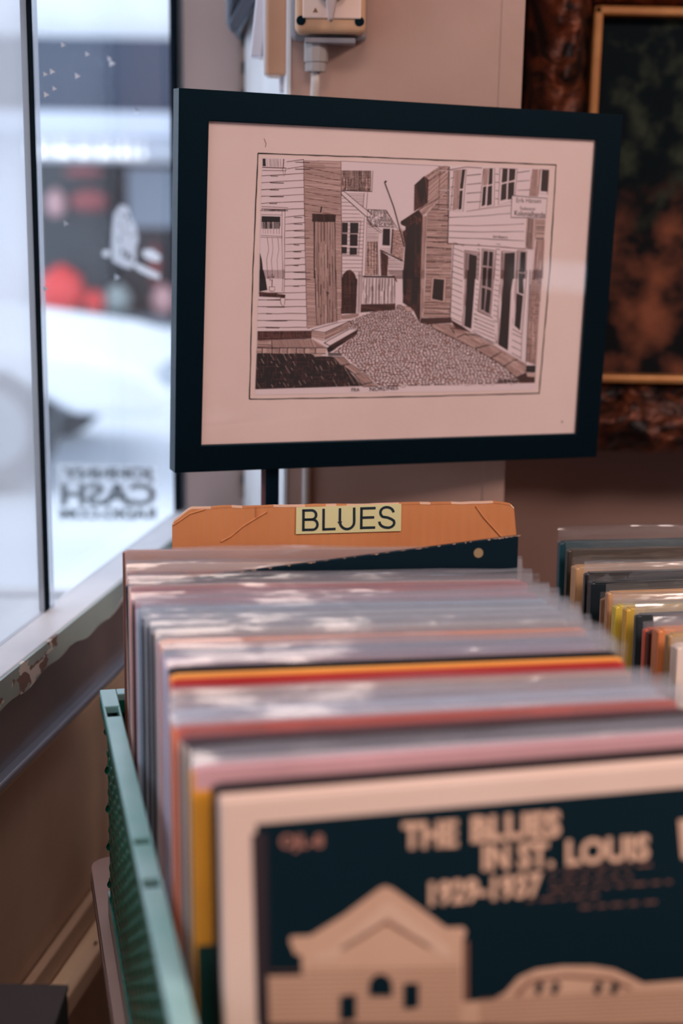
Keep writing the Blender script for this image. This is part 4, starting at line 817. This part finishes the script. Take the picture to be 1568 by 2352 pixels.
# ================================================================== RECORDS
CLEAR = glass('clear plastic sleeve', haze=.045, hazecol=(.84, .87, .93, 1), ior=1.42, rough=.12, bump=.6, gloss_extra=.03)
MILKY = glass('milky plastic sleeve', haze=.16, hazecol=(.76, .83, .95, 1), ior=1.42, rough=.16, bump=.7, gloss_extra=.03)
_c = {}
def card(c, c2=None):
    k = (c, c2)
    if k not in _c: _c[k] = noisy('printed card %d %d %d' % c, rgb(*c), rgb(*(c2 or tuple(min(255, int(v * 1.12 + 4)) for v in c))), 7, 4, .45, .05, 40)
    return _c[k]
def record(M, label, group, c, cedge=None, th=.0045, wd=.315, ht=.315, sleeve='clear', flap=0.0, fdir=1, tilt=0.0, seed=0, nameit='record', extra=0.007, sw=.325, roll=0.0):
    """a jacket and its plastic bag; local x right from the left edge, y away, z up from the base"""
    t = thing(nameit, label, 'record', M, group)
    rn = random.Random(seed)
    Rr = Matrix.Rotation(roll, 4, 'Y')
    b = MB(Rr); rd = .003
    b.box((0, -th / 2, 0), (wd, th / 2, ht), 0)
    o = b.build('jacket', [card(c)], t, bevel=min(.0012, th * .3))
    b = MB(Rr); b.box((-.0006, -th / 2 - .0001, .002), (.0012, th / 2 + .0001, ht - .001)); b.box((.003, -th / 2 - .0001, ht - .0012), (wd - .003, th / 2 + .0001, ht + .0006))
    k_ = len(b.m); b.m[6:12] = [1] * 6; b.build('spine_edge', [card(cedge or c), card(c)], t, bevel=.0004)
    if sleeve:
        m = CLEAR if sleeve == 'clear' else MILKY
        x0 = -(sw - wd) * .12; x1 = x0 + sw; hz = ht + extra; y0 = th / 2 + .0011
        ph = [rn.uniform(0, 6.28) for _ in range(6)]; am = rn.uniform(.5, 1.2)
        def wv(x, z):
            k = max(0, (z - ht * .75) / (ht * .25)); return am * .0011 * k * (math.sin(x * 37 + ph[0]) + .6 * math.sin(x * 83 + ph[1] + z * 30))
        b = MB(Rr)
        def sheet(sgn):
            def fn(u, v):
                x = x0 + (x1 - x0) * u; z = -.001 + (hz + .001) * v; e = min(1, min(u, 1 - u) * 22)
                return (x, sgn * (y0 * (.25 + .75 * e)) + wv(x, z), z + (.0012 * math.sin(x * 29 + ph[2]) if v == 1 else 0))
            return fn
        b.grid(sheet(-1), 32, 8); b.grid(sheet(1), 32, 8)
        if flap:
            def fl(u, v):
                x = x0 + (x1 - x0) * u; L_ = flap * (1 + .10 * math.sin(x * 9 + ph[3])); s = v
                y = y0 - (s * L_) * fdir * (1 if fdir > 0 else 1); z = hz + .004 * math.sin(min(1, s * 1.5) * math.pi) - L_ * s * s * (.55 + tilt) + .0012 * math.sin(x * 45 + ph[4]) * s
                return (x, y + wv(x, hz), z)
            b.grid(fl, 32, 6)
        for xx in (x1,):
            b.add([(xx, -y0 * .25, 0), (xx, y0 * .25, 0), (xx, y0 * .25, hz), (xx, -y0 * .25, hz)], [(0, 1, 2, 3)])
        b.build('plastic_sleeve', m, t, smooth=True, fix=False)
    return t
FLOOR = TZ + .0045
# one row per record, back to front: y of its top edge in the measured view, x and lift of its left corner, colours, sleeve, flap, what it is
G1 = 'records in the green crate'
rows = [
 (1252, 283, (168, 118, 92), (112, 74, 70), None, 0, 'tan record cover leaning on the cardboard divider, rearmost in the green crate'),
 (1265, 291, (198, 150, 112), (206, 170, 150), 'milky', 0, 'tan-topped record in a tall clear plastic sleeve just in front of the cardboard divider'),
 (1281, 294, (176, 128, 116), (150, 84, 92), 'milky', .012, 'rose brown record directly behind the slanting black record cover'),
 (1312, 297, (196, 150, 142), (222, 186, 180), 'milky', .010, 'pale pink record directly in front of the slanting black record cover'),
 (1328, 300, (172, 104, 108), (206, 150, 136), 'clear', .012, 'dusty rose record with an orange corner, second in front of the slanting black cover'),
 (1346, 305, (160, 66, 84), (12, 14, 18), 'milky', .012, 'mauve pink record with a black spine, third in front of the slanting black cover'),
 (1362, 314, (138, 158, 182), (186, 196, 210), 'milky', .014, 'powder blue record with a pale grey spine, behind the grey sleeves'),
 (1380, 327, (170, 176, 188), (20, 24, 30), 'milky', .016, 'pale grey record with wide plastic flap and dark spine, before the powder blue one'),
 (1398, 338, (128, 134, 146), (44, 50, 60), 'milky', .016, 'mid grey record between two pale flapped sleeves in the green crate'),
 (1414, 350, (184, 170, 166), (8, 12, 18), 'milky', .012, 'off-white record with a black spine, behind the orange-topped ones'),
 (1432, 362, (122, 92, 76), (200, 190, 208), 'milky', .010, 'taupe record whose wide lilac sleeve side shows at the left, behind the orange one'),
 (1446, 368, (226, 128, 70), (226, 140, 84), 'clear', 0, 'orange-topped record nearest the back of the two orange ones'),
 (1458, 372, (88, 112, 140), (188, 178, 200), 'milky', .010, 'slate blue record directly in front of the rear orange-topped one'),
 (1472, 377, (176, 158, 190), (196, 186, 208), 'milky', .010, 'lilac record in a milky sleeve, second in front of the rear orange one'),
 (1488, 382, (150, 116, 140), (190, 180, 200), 'milky', .012, 'mauve record third in front of the rear orange one'),
 (1506, 386, (140, 106, 122), (186, 176, 194), 'clear', .008, 'greyish mauve record just behind the thin black one'),
 (1518, 389, (16, 18, 24), (16, 20, 28), None, 0, 'unsleeved black record directly behind the bright orange and red pair'),
 (1533, 391, (240, 158, 74), (236, 140, 84), None, 0, 'bright orange unsleeved record, brightest top edge in the green crate'),
 (1546, 392, (170, 34, 34), (206, 110, 90), None, 0, 'red record with a dark corner directly in front of the bright orange one'),
 (1560, 393, (180, 140, 120), (206, 180, 178), 'clear', 0, 'sandy grey record directly in front of the red one'),
 (1575, 393, (158, 122, 118), (214, 182, 176), 'milky', .010, 'greige record in a milky sleeve, second in front of the red one'),
 (1592, 392, (170, 182, 206), (200, 196, 208), 'milky', .014, 'pale blue record near the middle front, with a broad whitish flap'),
 (1614, 394, (206, 200, 214), (226, 120, 70), 'milky', .014, 'near-white lilac record with an orange spine, in front of the pale blue one'),
 (1640, 402, (180, 88, 80), (226, 124, 84), 'clear', .0, 'salmon pink record behind the dark mauve one'),
 (1666, 414, (80, 40, 50), (176, 164, 158), 'clear', 0, 'dark mauve record with a grey-beige spine in front of the salmon one'),
 (1690, 428, (30, 14, 22), (190, 180, 172), None, 0, 'near-black plum record behind the broad whitish sleeve'),
 (1706, 442, (208, 196, 204), (188, 184, 180), 'milky', .016, 'whitish record with a broad milky sleeve flap, third behind the front record'),
 (1744, 440, (196, 150, 156), (216, 146, 44), None, 0, 'record with an ochre yellow and dark green cover jutting out left behind the front record'),
 (1786, 488, (44, 32, 36), (8, 12, 16), None, 0, 'dark brown record directly behind the cream-edged front record'),
]
def zt(y): return 1.120 - .020 * max(0, (y - 1250)) / 560
heads = []; R27 = None
for i, (y, xl, c, ce, sl_, fl_, lab) in enumerate(rows):
    f = (y - 1256) / (1830 - 1256); zt_i = zt(y) + random.Random(i).uniform(-.0012, .0012)
    # left corner of the top edge: the row's height at the left of the picture is a little lower than at its middle
    slope = -(.030 + .045 * f); yl = y + slope * (xl - 740) 
    p = onz(xl, yl, zt_i); yaw = math.atan(.16 + .085 * f) - R(3.2) * (1 - f) + R(random.Random(i + 50).uniform(-.12, .12)); lean = R(3.0 + 3.2 * f)
    base = Vector((p.x, p.y, FLOOR)) ; H_ = (zt_i - FLOOR) / math.cos(lean)
    # step back down the lean to find the base line
    back = Vector((-math.sin(yaw), math.cos(yaw), 0)); base = base - back * math.sin(lean) * H_
    ht = min(.3165, H_ - .001); bz = FLOOR + (H_ - ht) * .0
    wid = {27: .006, 10: .008}.get(i, .0045 if sl_ else .0055)
    if i in (0, 1, 15, 16, 17, 18): wid = .0038
    wdx = .292 if i < 9 else .285 if i < 21 else .297
    if i == 27: M27 = frame((base.x, base.y, FLOOR), yaw, lean=lean)
    last = record(frame((base.x, base.y, FLOOR), yaw, lean=lean), lab, G1, c, ce, th=wid, ht=H_ - (.006 if sl_ == 'milky' else .003 if sl_ else 0), wd=wdx, sw=wdx + .010, sleeve=sl_, flap=fl_, seed=i, extra=.013 if i == 1 else .006 if sl_ == 'milky' else .004)
t27 = [o for o in bpy.data.objects if o.get('label', '').startswith('record with an ochre')][0]
zg = (M27.inverted() @ onplane(465, 2165, M27.translation, M27.to_3x3() @ Vector((0, 1, 0)))).z
b = MB(); b.box((.0, -.0034, zg), (.296, -.0031, .2885)); tag(b.build('cover_print', card((222, 150, 44)), t27), 'ochre yellow upper part of the cover')
b = MB(); b.box((.0005, -.0034, .002), (.296, -.0031, zg)); tag(b.build('cover_print', mat('dark green print', rgb(8, 52, 46), .5), t27), 'dark green lower half of the cover')
# the slanting black cover
p = onz(700, 1302, 1.117); pr = onz(1187, 1242, 1.134)
yaw = R(7.5); lean = R(3.2)
br_ = onz(1187, 1295, 1.118)
wB = .298; xdir = Vector((math.cos(yaw), math.sin(yaw), 0)); right = Vector((br_.x, br_.y, 0)); left = right - xdir * wB
rollB = R(-5.6)
back = Vector((-math.sin(yaw), math.cos(yaw), 0))
left = left - back * math.sin(lean) * .31
Mb = frame((left.x, left.y, FLOOR + .002), yaw, lean=lean)
t = thing('record', 'black record cover tilted up at its right corner, with a small round tan spot', 'record', Mb, G1)
zr = (pr.z - FLOOR) + .006
b = MB()
h1, h0 = zr - .001, zr - .001 - .298 * math.sin(R(6.6))
b.prism([(0.004, 0), (wB, 0.0), (wB, h1), (.0, h0)], 'y', -.002, .002); b.build('jacket', mat('black card', (.003, .008, .013, 1), .5, spec=.3), t, bevel=.0006)
rn = random.Random(5); b = MB()
for k in range(46):
    u = rn.random(); l_ = rn.uniform(.001, .006) / wB; z = h0 + (h1 - h0) * u; z2 = h0 + (h1 - h0) * (u + l_); e = rn.uniform(.0003, .0012)
    b.add([(wB * u, -.0022, z + .0002), (wB * (u + l_), -.0022, z2 + .0002), (wB * (u + l_ * .6), -.0022, z2 - e)], [(0, 1, 2)])
b.build('worn_edge', mat('bare card flecks', rgb(196, 160, 140), .8), t, fix=False)
pp = Mb.inverted() @ onplane(1097, 1269, Mb.translation, Mb.to_3x3() @ Vector((0, 1, 0)))
b = MB(); b.lathe([(.0001, -.0026), (.0036, -.0026), (.0038, -.0019)], (pp.x, 0, pp.z), 20, 'y'); b.build('round_sticker', mat('tan spot', rgb(150, 126, 92), .5), t)

# ---- the front record
zf = 1.100; fl0 = onz(505, 1838, zf); yawF = R(13.5); leanF = R(6.5)
backF = Vector((-math.sin(yawF), math.cos(yawF), 0)); HF = (zf - FLOOR) / math.cos(leanF); bF = Vector((fl0.x, fl0.y, 0)) - backF * math.sin(leanF) * HF
MF = frame((bF.x, bF.y, FLOOR), yawF, lean=leanF); MFi = MF.inverted(); nF = MF.to_3x3() @ Vector((0, 1, 0))
CREAM = noisy('aged cream card', rgb(226, 196, 180), rgb(234, 206, 192), 5, 4, .6, .05, 30)
t = thing('record', 'front record with a black and cream cover showing a gabled building and hand-lettered title', 'record', MF, G1)
b = MB(); b.box((0, -.0025, 0), (.306, .0025, HF)); jk = b.build('jacket', CREAM, t, bevel=.001)
FD = .0025
FP0 = MF.translation - nF * FD
def fp(x, y): p = MFi @ onplane(x, y, FP0, nF); return Vector((p.x, p.z))
def art(name, mi_mat, polys, lay, par):
    b = MB()
    for po in polys: b.add([(*(lambda q: (q.x, -FD - .00025 * lay, q.y))(fp(x, y)),) for x, y in po], [tuple(range(len(po)))])
    return b.build(name, mi_mat, par, fix=False)
tl_ = fp(588, 1893)
xr_ = .302
b = MB(); b.box((tl_.x, -FD - .0003, .004), (xr_, -FD, HF - (HF - tl_.y) + .0)); bp = b.build('black_panel', mat('black print', (.0035, .012, .018, 1), .5, spec=.3), t)
pm = mat('brown print edge', rgb(46, 34, 40), .5)
art('panel_edge', pm, [[(578, 1915), (612, 1912), (618, 2352), (590, 2352)]], 2, t)
INKC = noisy('buff print', rgb(200, 158, 132), rgb(210, 168, 142), 12, 4, .6)
pol = [[(706, 1898 + 0)] and [(690, 2352), (612, 2352), (612, 2240), (692, 2238), (692, 2195), (676, 2190), (664, 2160), (668, 2150), (712, 2148), (790, 2100), (870, 2040), (884, 2034), (900, 2040), (960, 2082), (1024, 2130), (1062, 2128), (1070, 2138), (1062, 2160), (1062, 2320), (1066, 2352)],
       [(1064, 2352), (1062, 2300), (1130, 2296), (1160, 2278), (1190, 2244), (1230, 2226), (1290, 2218), (1360, 2218), (1410, 2226), (1440, 2240), (1476, 2258), (1700, 2240), (1700, 2352)]]
hs = art('building_print', INKC, pol, 2, t)
LIT = mat('light buff print', rgb(216, 178, 154), .6); SHD = mat('brown print line', rgb(128, 88, 72), .6)
art('gable_band', LIT, [[(720, 2190), (760, 2180), (884, 2072), (900, 2072), (1030, 2172), (1040, 2200), (1010, 2196), (890, 2106), (764, 2204), (716, 2206)]], 3, hs)
lines = []
for k in range(12): yy_ = 2225 + k * 11; lines.append([(620, yy_ + 3), (1056, yy_ - 4), (1056, yy_ - 2), (620, yy_ + 5)])
for k in range(9): yy_ = 2290 + k * 9; lines.append([(1100, yy_ + 3), (1650, yy_ - 20), (1650, yy_ - 18), (1100, yy_ + 5)])
lines.append([(780, 2176), (886, 2112), (990, 2172), (986, 2178), (886, 2120), (786, 2182)]); lines.append([(1064, 2160), (1074, 2160), (1074, 2300), (1064, 2300)])
art('siding_lines', SHD, lines, 3, hs)
def oval(cx_, cy_, a, c_, top=True): return [(cx_ + a * math.cos(k * math.pi / 10), cy_ - c_ * (math.sin(k * math.pi / 10) if k <= 10 else -.9)) for k in range(11)] + [(cx_ - a, cy_ + c_ * .9), (cx_ + a, cy_ + c_ * .9)]
wins = [oval(873, 2262, 26, 26), [(780, 2286), (816, 2282), (816, 2340), (780, 2342)], [(926, 2258), (960, 2255), (960, 2312), (926, 2316)]]
for k, x in enumerate((1225, 1262, 1360, 1398)): wins.append([(x, 2272), (x + 12, 2250), (x + 24, 2262), (x + 10, 2284)])
for w_p in wins: art('window_print', _mats['black print'], [w_p], 4, hs)
arc = [(1150 + 0, 2300)] 
art('car_line', SHD, [[(1180, 2280), (1215, 2248), (1300, 2236), (1400, 2244), (1450, 2266), (1446, 2272), (1398, 2252), (1300, 2244), (1220, 2256), (1188, 2288)]], 3, hs)
def ftext(b, txt, x0, y0, x1, y1, bold, rise):
    """block letters from (x0, baseline y0) at left, total width x1-x0, height y1"""
    vs, fs = text_shape(txt, 1.0, bold); xs = [v.x for v in vs]; ys = [v.y for v in vs]; a, c, e, g_ = min(xs), max(xs), min(ys), max(ys); out = []
    for v in vs:
        u = (v.x - a) / (c - a) * (x1 - x0); q = (v.y - e) / (g_ - e) * y1; q2 = fp(x0 + u, y0 - q - u * rise); out.append((q2.x, -FD - .0009, q2.y))
    b.add(out, fs)
b = MB(); ftext(b, 'THE', 922, 1950, 1050, 62, .045, .05); ftext(b, 'BLUES', 1080, 1936, 1286, 62, .045, .07); ftext(b, 'IN ST.', 1106, 2000, 1270, 62, .045, .05); ftext(b, 'LOUIS', 1298, 1988, 1490, 60, .04, .07); ftext(b, '1929-1937', 984, 2082, 1244, 58, .045, .09)
b.build('title_lettering', mat('buff letters', rgb(222, 180, 154), .6), t, fix=False)
b = MB(); ftext(b, 'OJL-8', 642, 1956, 742, 40, .03, .02); b.build('number_lettering', mat('dim buff letters', rgb(170, 118, 104), .6), t, fix=False)
rn = random.Random(8); b = MB()
for yy_, xs_ in ((2004, (1262, 1490)), (2026, (1262, 1450)), (2046, (1262, 1530)), (2066, (1210, 1380)), (2090, (1330, 1480))):
    x = xs_[0]
    while x < xs_[1]:
        w_ = rn.uniform(14, 40); h_ = 6
        for j in range(int(w_ / 7)):
            xx = x + j * 7; yb = yy_ - (xx - 1262) * .07
            b.add([(q.x, -FD - .0009, q.y) for q in (fp(xx, yb), fp(xx + 4, yb), fp(xx + 5, yb - h_), fp(xx + 1, yb - h_))], [(0, 1, 2, 3)])
        x += w_ + 9
b.build('small_lettering', mat('faint buff letters', rgb(150, 104, 92), .6), t, fix=False)
art('edge_mark', _mats['buff letters'], [[(1556, 1882), (1600, 1878), (1604, 1968), (1564, 1972), (1560, 1930)]], 3, t)
# plain cream inner sheet showing above the front cover
b = MB(); b.box((0, .0035, 0), (.306, .0075, HF + .001)); b.build('rear_cover', CREAM, t, bevel=.0012)
b = MB(); b.box((.02, .0026, .01), (.298, .0034, HF - .004)); b.build('disc_edge', M_BLACK, t)

# ================================================================== CARDBOARD DIVIDER
yawD = R(6.6); dl = onz(395, 1262, 1.115); leanD = R(2.0)
DM = frame((dl.x, dl.y + .006, FLOOR), yawD, lean=leanD); nD = DM.to_3x3() @ Vector((0, 1, 0)); DMi = DM.inverted()
def dp(x, y): p = DMi @ onplane(x, y, DM.translation, nD); return (p.x, p.z)
DC = noisy('corrugated brown cardboard', rgb(200, 128, 78), rgb(216, 146, 94), 5, 4, .85, .1, 60)
nt = DC.node_tree; wv_ = nt.nodes.new('ShaderNodeTexWave'); wv_.inputs['Scale'].default_value = 38; wv_.inputs['Distortion'].default_value = .6; wv_.inputs['Detail'].default_value = 1; wv_.bands_direction = 'X'
tcn = nt.nodes.new('ShaderNodeTexCoord'); nt.links.new(tcn.outputs['Object'], wv_.inputs['Vector']); bmp = nt.nodes.new('ShaderNodeBump'); bmp.inputs['Strength'].default_value = .35; bmp.inputs['Distance'].default_value = .001
nt.links.new(wv_.outputs['Fac'], bmp.inputs['Height']); nt.links.new(bmp.outputs[0], nt.nodes['Principled BSDF'].inputs['Normal'])
t = thing('cardboard_divider', 'brown corrugated cardboard divider with clipped corner and yellow label, behind the records', 'divider', DM)
rn = random.Random(2)
top = [(395, 1206), (400, 1196), (432, 1170), (441, 1166)] + [(460 + k * 24, 1165 - k * .42 + rn.uniform(-1.2, 1.2)) for k in range(29)] + [(1156, 1155), (1172, 1158), (1180, 1166), (1186, 1230)]
pts = [dp(*q) for q in top]; xL, xR = pts[0][0], pts[-1][0]
b = MB(); b.prism([(xL, 0)] + pts + [(xR + .001, 0)], 'y', 0, .0035); b.build('board', DC, t)
b = MB()
for k in range(len(pts) - 1):
    (x0, z0), (x1, z1) = pts[k], pts[k + 1]
    b.prism([(x0, z0 - .0011), (x1, z1 - .0011), (x1, z1 + .0003), (x0, z0 + .0003)], 'y', -.0003, .0038, rn.choice((0, 0, 1)))
b.build('torn_edge', [mat('pale torn card', rgb(232, 188, 160), .9), DC], t)
cr_ = []
def crease(p, w_):
    b = MB()
    for (a, c) in zip(p, p[1:]):
        a_, c_ = Vector(dp(*a)), Vector(dp(*c)); nn = Vector((-(c_ - a_).y, (c_ - a_).x)).normalized() * w_
        b.add([(a_.x - nn.x, -.0002, a_.y - nn.y), (c_.x - nn.x, -.0002, c_.y - nn.y), (c_.x, -.0012, c_.y), (a_.x, -.0012, a_.y), (a_.x + nn.x, -.0002, a_.y + nn.y), (c_.x + nn.x, -.0002, c_.y + nn.y)], [(0, 1, 2, 3), (3, 2, 5, 4)])
    return b
cc_ = crease([(508, 1244), (530, 1232), (556, 1210), (588, 1190), (612, 1176)], .0010); k = crease([(398, 1206), (436, 1180), (470, 1170)], .0009); cc_.b = None
cc_.v += k.v[:0]
cc_.build('crease', DC, t, fix=False); k.build('crease', DC, t, fix=False); crease([(1092, 1162), (1110, 1188), (1150, 1232)], .0009).build('crease', DC, t, fix=False); crease([(588, 1163), (588, 1190)], .0004).build('crease', DC, t, fix=False)
la = [dp(680, 1165), dp(921, 1157), dp(920, 1219), dp(679, 1226)]
b = MB(); b.add([(x, -.0013, z) for x, z in la] + [(x, -.0004, z) for x, z in la], [(0, 1, 2, 3), (0, 4, 5, 1), (1, 5, 6, 2), (2, 6, 7, 3), (3, 7, 4, 0)])
lb = b.build('label', noisy('yellowed paper label', rgb(212, 208, 152), rgb(222, 216, 164), 6, 3, .6), t, fix=False)
def letters(b, strokes, W=2.9):
    """even pen-width strokes, given as view points"""
    for pl in strokes:
        q = [Vector(dp(*p)) for p in pl]; hw = W / FPX * 1.14; n = len(q); Ls, Rs = [], []
        for i in range(n):
            d0 = (q[i] - q[i - 1]).normalized() if i else (q[1] - q[0]).normalized(); d1 = (q[i + 1] - q[i]).normalized() if i < n - 1 else d0
            m = (d0 + d1).normalized(); nn = Vector((-m.y, m.x)) * hw / max(.5, m.dot(d0)); Ls.append(q[i] + nn); Rs.append(q[i] - nn)
        for i in range(n - 1): b.add([(Ls[i].x, -.0016, Ls[i].y), (Ls[i + 1].x, -.0016, Ls[i + 1].y), (Rs[i + 1].x, -.0016, Rs[i + 1].y), (Rs[i].x, -.0016, Rs[i].y)], [(0, 1, 2, 3)])
Z = lambda pts: [(660 + x / 5.227, 1140 + y / 5.227) for x, y in pts]
def arcp(cx_, cy_, rx, ry, a0, a1, n=10): return [(cx_ + rx * math.cos(R(a0 + (a1 - a0) * k / n)), cy_ - ry * math.sin(R(a0 + (a1 - a0) * k / n))) for k in range(n + 1)]
b = MB()
letters(b, [Z([(191, 152), (188, 414)]), Z([(175, 166), (285, 163)] + arcp(288, 218, 54, 55, 88, -90) + [(190, 276)]), Z([(190, 276), (300, 273)] + arcp(300, 335, 58, 61, 88, -90) + [(175, 398)]),
            Z([(432, 144), (430, 402)]), Z([(415, 393), (575, 386)]),
            Z([(628, 138), (626, 300)] + arcp(712, 300, 86, 88, 180, 360, 14) + [(798, 130)]),
            Z([(886, 130), (882, 390)]), Z([(870, 142), (1055, 136)]), Z([(884, 252), (1038, 247)]), Z([(868, 374), (1050, 369)]),
            Z(arcp(1188, 188, 80, 62, 0, 120, 8)[0:] + arcp(1178, 190, 66, 62, 120, 235, 8) + [(1200, 250)] + [(1240, 266)] + arcp(1200, 312, 78, 60, 25, -90, 8) + arcp(1190, 300, 90, 70, 270, 178, 8)[0:])], 2.95)
b.build('lettering', mat('navy letters', rgb(10, 34, 46), .5), lb, fix=False)

# ================================================================== RIGHT-HAND STACK
G2 = 'records in the stack at right'
T2Z = .765
tv = onz(1270, 1240, 1.085)
MT2 = frame((tv.x - .012, tv.y + .05, T2Z), R(7.2))
t = thing('side_table', 'low dark table under the right-hand stack of records', 'table', MT2)
b = MB(); b.box((0, -.75, -.025), (.55, .02, 0)); b.build('table_top', mat('dark table top', rgb(60, 48, 44), .5), t, bevel=.002)
for lx in (.03, .52):
    for ly in (-.72, -.02):
        b = MB(); b.box((lx - .018, ly - .018, -T2Z), (lx + .018, ly + .018, -.025)); b.build('leg', mat('dark table leg', rgb(40, 34, 32), .5), t)
rows2 = [
 (1285, 1228, (20, 58, 68), (16, 62, 74), 'clear', .008, 'deep teal record in a tall clear sleeve, rearmost and leftmost of the right-hand stack'),
 (1303, 1246, (60, 50, 42), (34, 36, 38), 'clear', .006, 'charcoal record with a worn gold corner, second in the right-hand stack'),
 (1320, 1284, (190, 150, 112), (180, 138, 100), 'clear', .013, 'wide tan record spine near the back of the right-hand stack'),
 (1345, 1298, (34, 32, 34), (24, 26, 30), 'milky', .005, 'thin black record right beside the wide tan spine at right'),
 (1357, 1318, (12, 26, 34), (8, 24, 32), 'clear', .010, 'wide black record with white pinline, in front of the thin black one at right'),
 (1384, 1356, (150, 112, 84), (128, 96, 74), 'clear', .004, 'thin dull brown record between black and tan spines at right'),
 (1396, 1342, (196, 150, 108), (170, 124, 92), 'clear', .006, 'light tan record just left of the yellow spines at right'),
 (1414, 1372, (206, 180, 74), (212, 184, 66), 'milky', .009, 'yellow and olive record spine, left one of the yellow pair at right'),
 (1438, 1378, (206, 168, 70), (214, 166, 62), 'milky', .009, 'golden yellow record spine, right one of the yellow pair at right'),
 (1463, 1392, (40, 48, 52), (30, 42, 48), 'milky', .006, 'dark slate record spine right of the yellow pair'),
 (1482, 1424, (206, 92, 62), (208, 88, 60), 'milky', .005, 'thin red-orange record spine right of the yellow pair'),
 (1491, 1430, (70, 34, 32), (64, 32, 34), 'clear', .005, 'dark maroon record between the red-orange and the wide orange-brown spines'),
 (1508, 1424, (212, 132, 82), (206, 124, 80), 'milky', .012, 'wide orange-brown record spine near the right edge'),
 (1534, 1436, (176, 142, 96), (150, 118, 84), 'clear', .006, 'khaki record right of the wide orange-brown spine'),
 (1551, 1462, (226, 206, 194), (222, 200, 188), 'milky', .012, 'creamy white record spine at the right edge of the frame'),
]
f2 = T2Z + .0005
for i, (x, y, c, ce, sl_, th, lab) in enumerate(rows2):
    zt2 = 1.085; k = i / 14
    # place the left top corner along the row, keep the drop of shorter records as a lower height
    Q0 = onz(1285, 1228, 1.085); Q1 = onz(1551, 1450, 1.085)
    f_ = None
    lo, hi = 0.0, 1.6
    for _ in range(40):
        mid = (lo + hi) / 2; q = Q0.lerp(Q1, mid); d_ = q - CAM; pxx = 784 + FPX * d_.dot(rt) / d_.dot(fwd)
        if pxx < x: lo = mid
        else: hi = mid
    q = Q0.lerp(Q1, mid); r_ = ray(x, y); tt = (q.y / r_.y); zz = CAM_H + r_.z * tt; zz = max(1.055, min(1.093, zz))
    yaw = R(9.5 + 2 * k); lean = R(2.5); H_ = (zz - f2) / math.cos(lean); bk = Vector((-math.sin(yaw), math.cos(yaw), 0))
    bs = Vector((q.x, q.y, 0)) - bk * math.sin(lean) * H_
    record(frame((bs.x, bs.y, f2), yaw, lean=lean), lab, G2, c, ce, th=th, wd=.315, ht=H_ - .007, sw=.327, sleeve=sl_, flap=.010 if i in (0, 3, 7, 9, 12) else 0, seed=100 + i, extra=.012 if i == 0 else .007)

# ================================================================== BELOW THE SILL
wz = .64
q0 = fr_at(134, 2262); q0 = Vector((q0.x, q0.y, q0.z)) + bn * -.016
MW = Matrix.Translation(q0) @ Matrix.Rotation(math.pi / 2 - BANG, 4, 'Z')
t = thing('wooden_rail', 'worn light wooden rail with chipped varnish, low on the wall behind the table', 'rail', MW)
M_RAIL = noisy('worn pine rail', rgb(206, 164, 128), rgb(244, 214, 180), 20, 6, .38, .3, 50, stretch=(.12, 1, 1))
b = MB(); b.prism([(-.030, -.03), (-.030, -.006), (-.022, 0), (0, 0), (0, -.03)], 'x', -.45, .6); b.build('rail_top', M_RAIL, t, bevel=.003)
b = MB(); b.box((-.45, -.010, .004), (.6, 0, .03)); b.build('back_strip', M_WOODWALL, t, bevel=.002)
b = MB(); rn = random.Random(4)
for k in range(16):
    x, y = rn.uniform(-.2, .4), rn.uniform(-.026, -.012); r_ = rn.uniform(.0006, .002)
    b.add([(x - 3 * r_, y, .0004), (x, y - r_, .0004), (x + 2.4 * r_, y + .3 * r_, .0004), (x, y + r_, .0004)], [(0, 1, 2, 3)])
b.build('chips', mat('dark chips', rgb(60, 38, 30), .7), t, fix=False)
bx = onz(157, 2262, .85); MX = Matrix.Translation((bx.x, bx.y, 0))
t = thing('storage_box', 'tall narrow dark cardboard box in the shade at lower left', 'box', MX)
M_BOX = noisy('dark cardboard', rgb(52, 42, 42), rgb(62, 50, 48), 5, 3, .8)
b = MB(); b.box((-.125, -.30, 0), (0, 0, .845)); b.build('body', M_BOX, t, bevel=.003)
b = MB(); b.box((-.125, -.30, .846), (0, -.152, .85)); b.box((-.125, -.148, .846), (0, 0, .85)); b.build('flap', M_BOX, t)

# ================================================================== LAMPS OF THE SHOP
def ceiling_lamp(loc, size, power, label):
    t = thing('ceiling_lamp', label, 'lamp', Vector(loc))
    b = MB(); b.lathe([(size * .2, .0), (size * .62, -.03), (size * .66, -.09), (size * .62, -.092), (size * .58, -.036), (size * .2, -.01)], n=32); b.build('lamp_shade', mat('lamp shade', rgb(220, 210, 200), .5), t)
    b = MB(); b.lathe([(.02, 0), (.02, 2.7 - loc[2])], n=10); b.build('stem', mat('lamp stem', rgb(60, 60, 60), .4), t)
    area_light('lamp_light', (0, 0, -.095), size, power, LAMP_COLOUR, t)
ceiling_lamp((1.5, -.1, 2.45), .8, LAMP_POWER, 'round warm ceiling lamp hanging behind the viewer at right')
ceiling_lamp((-.05, .0, 2.5), .7, LAMP2_POWER, 'round warm ceiling lamp hanging just above the viewer')
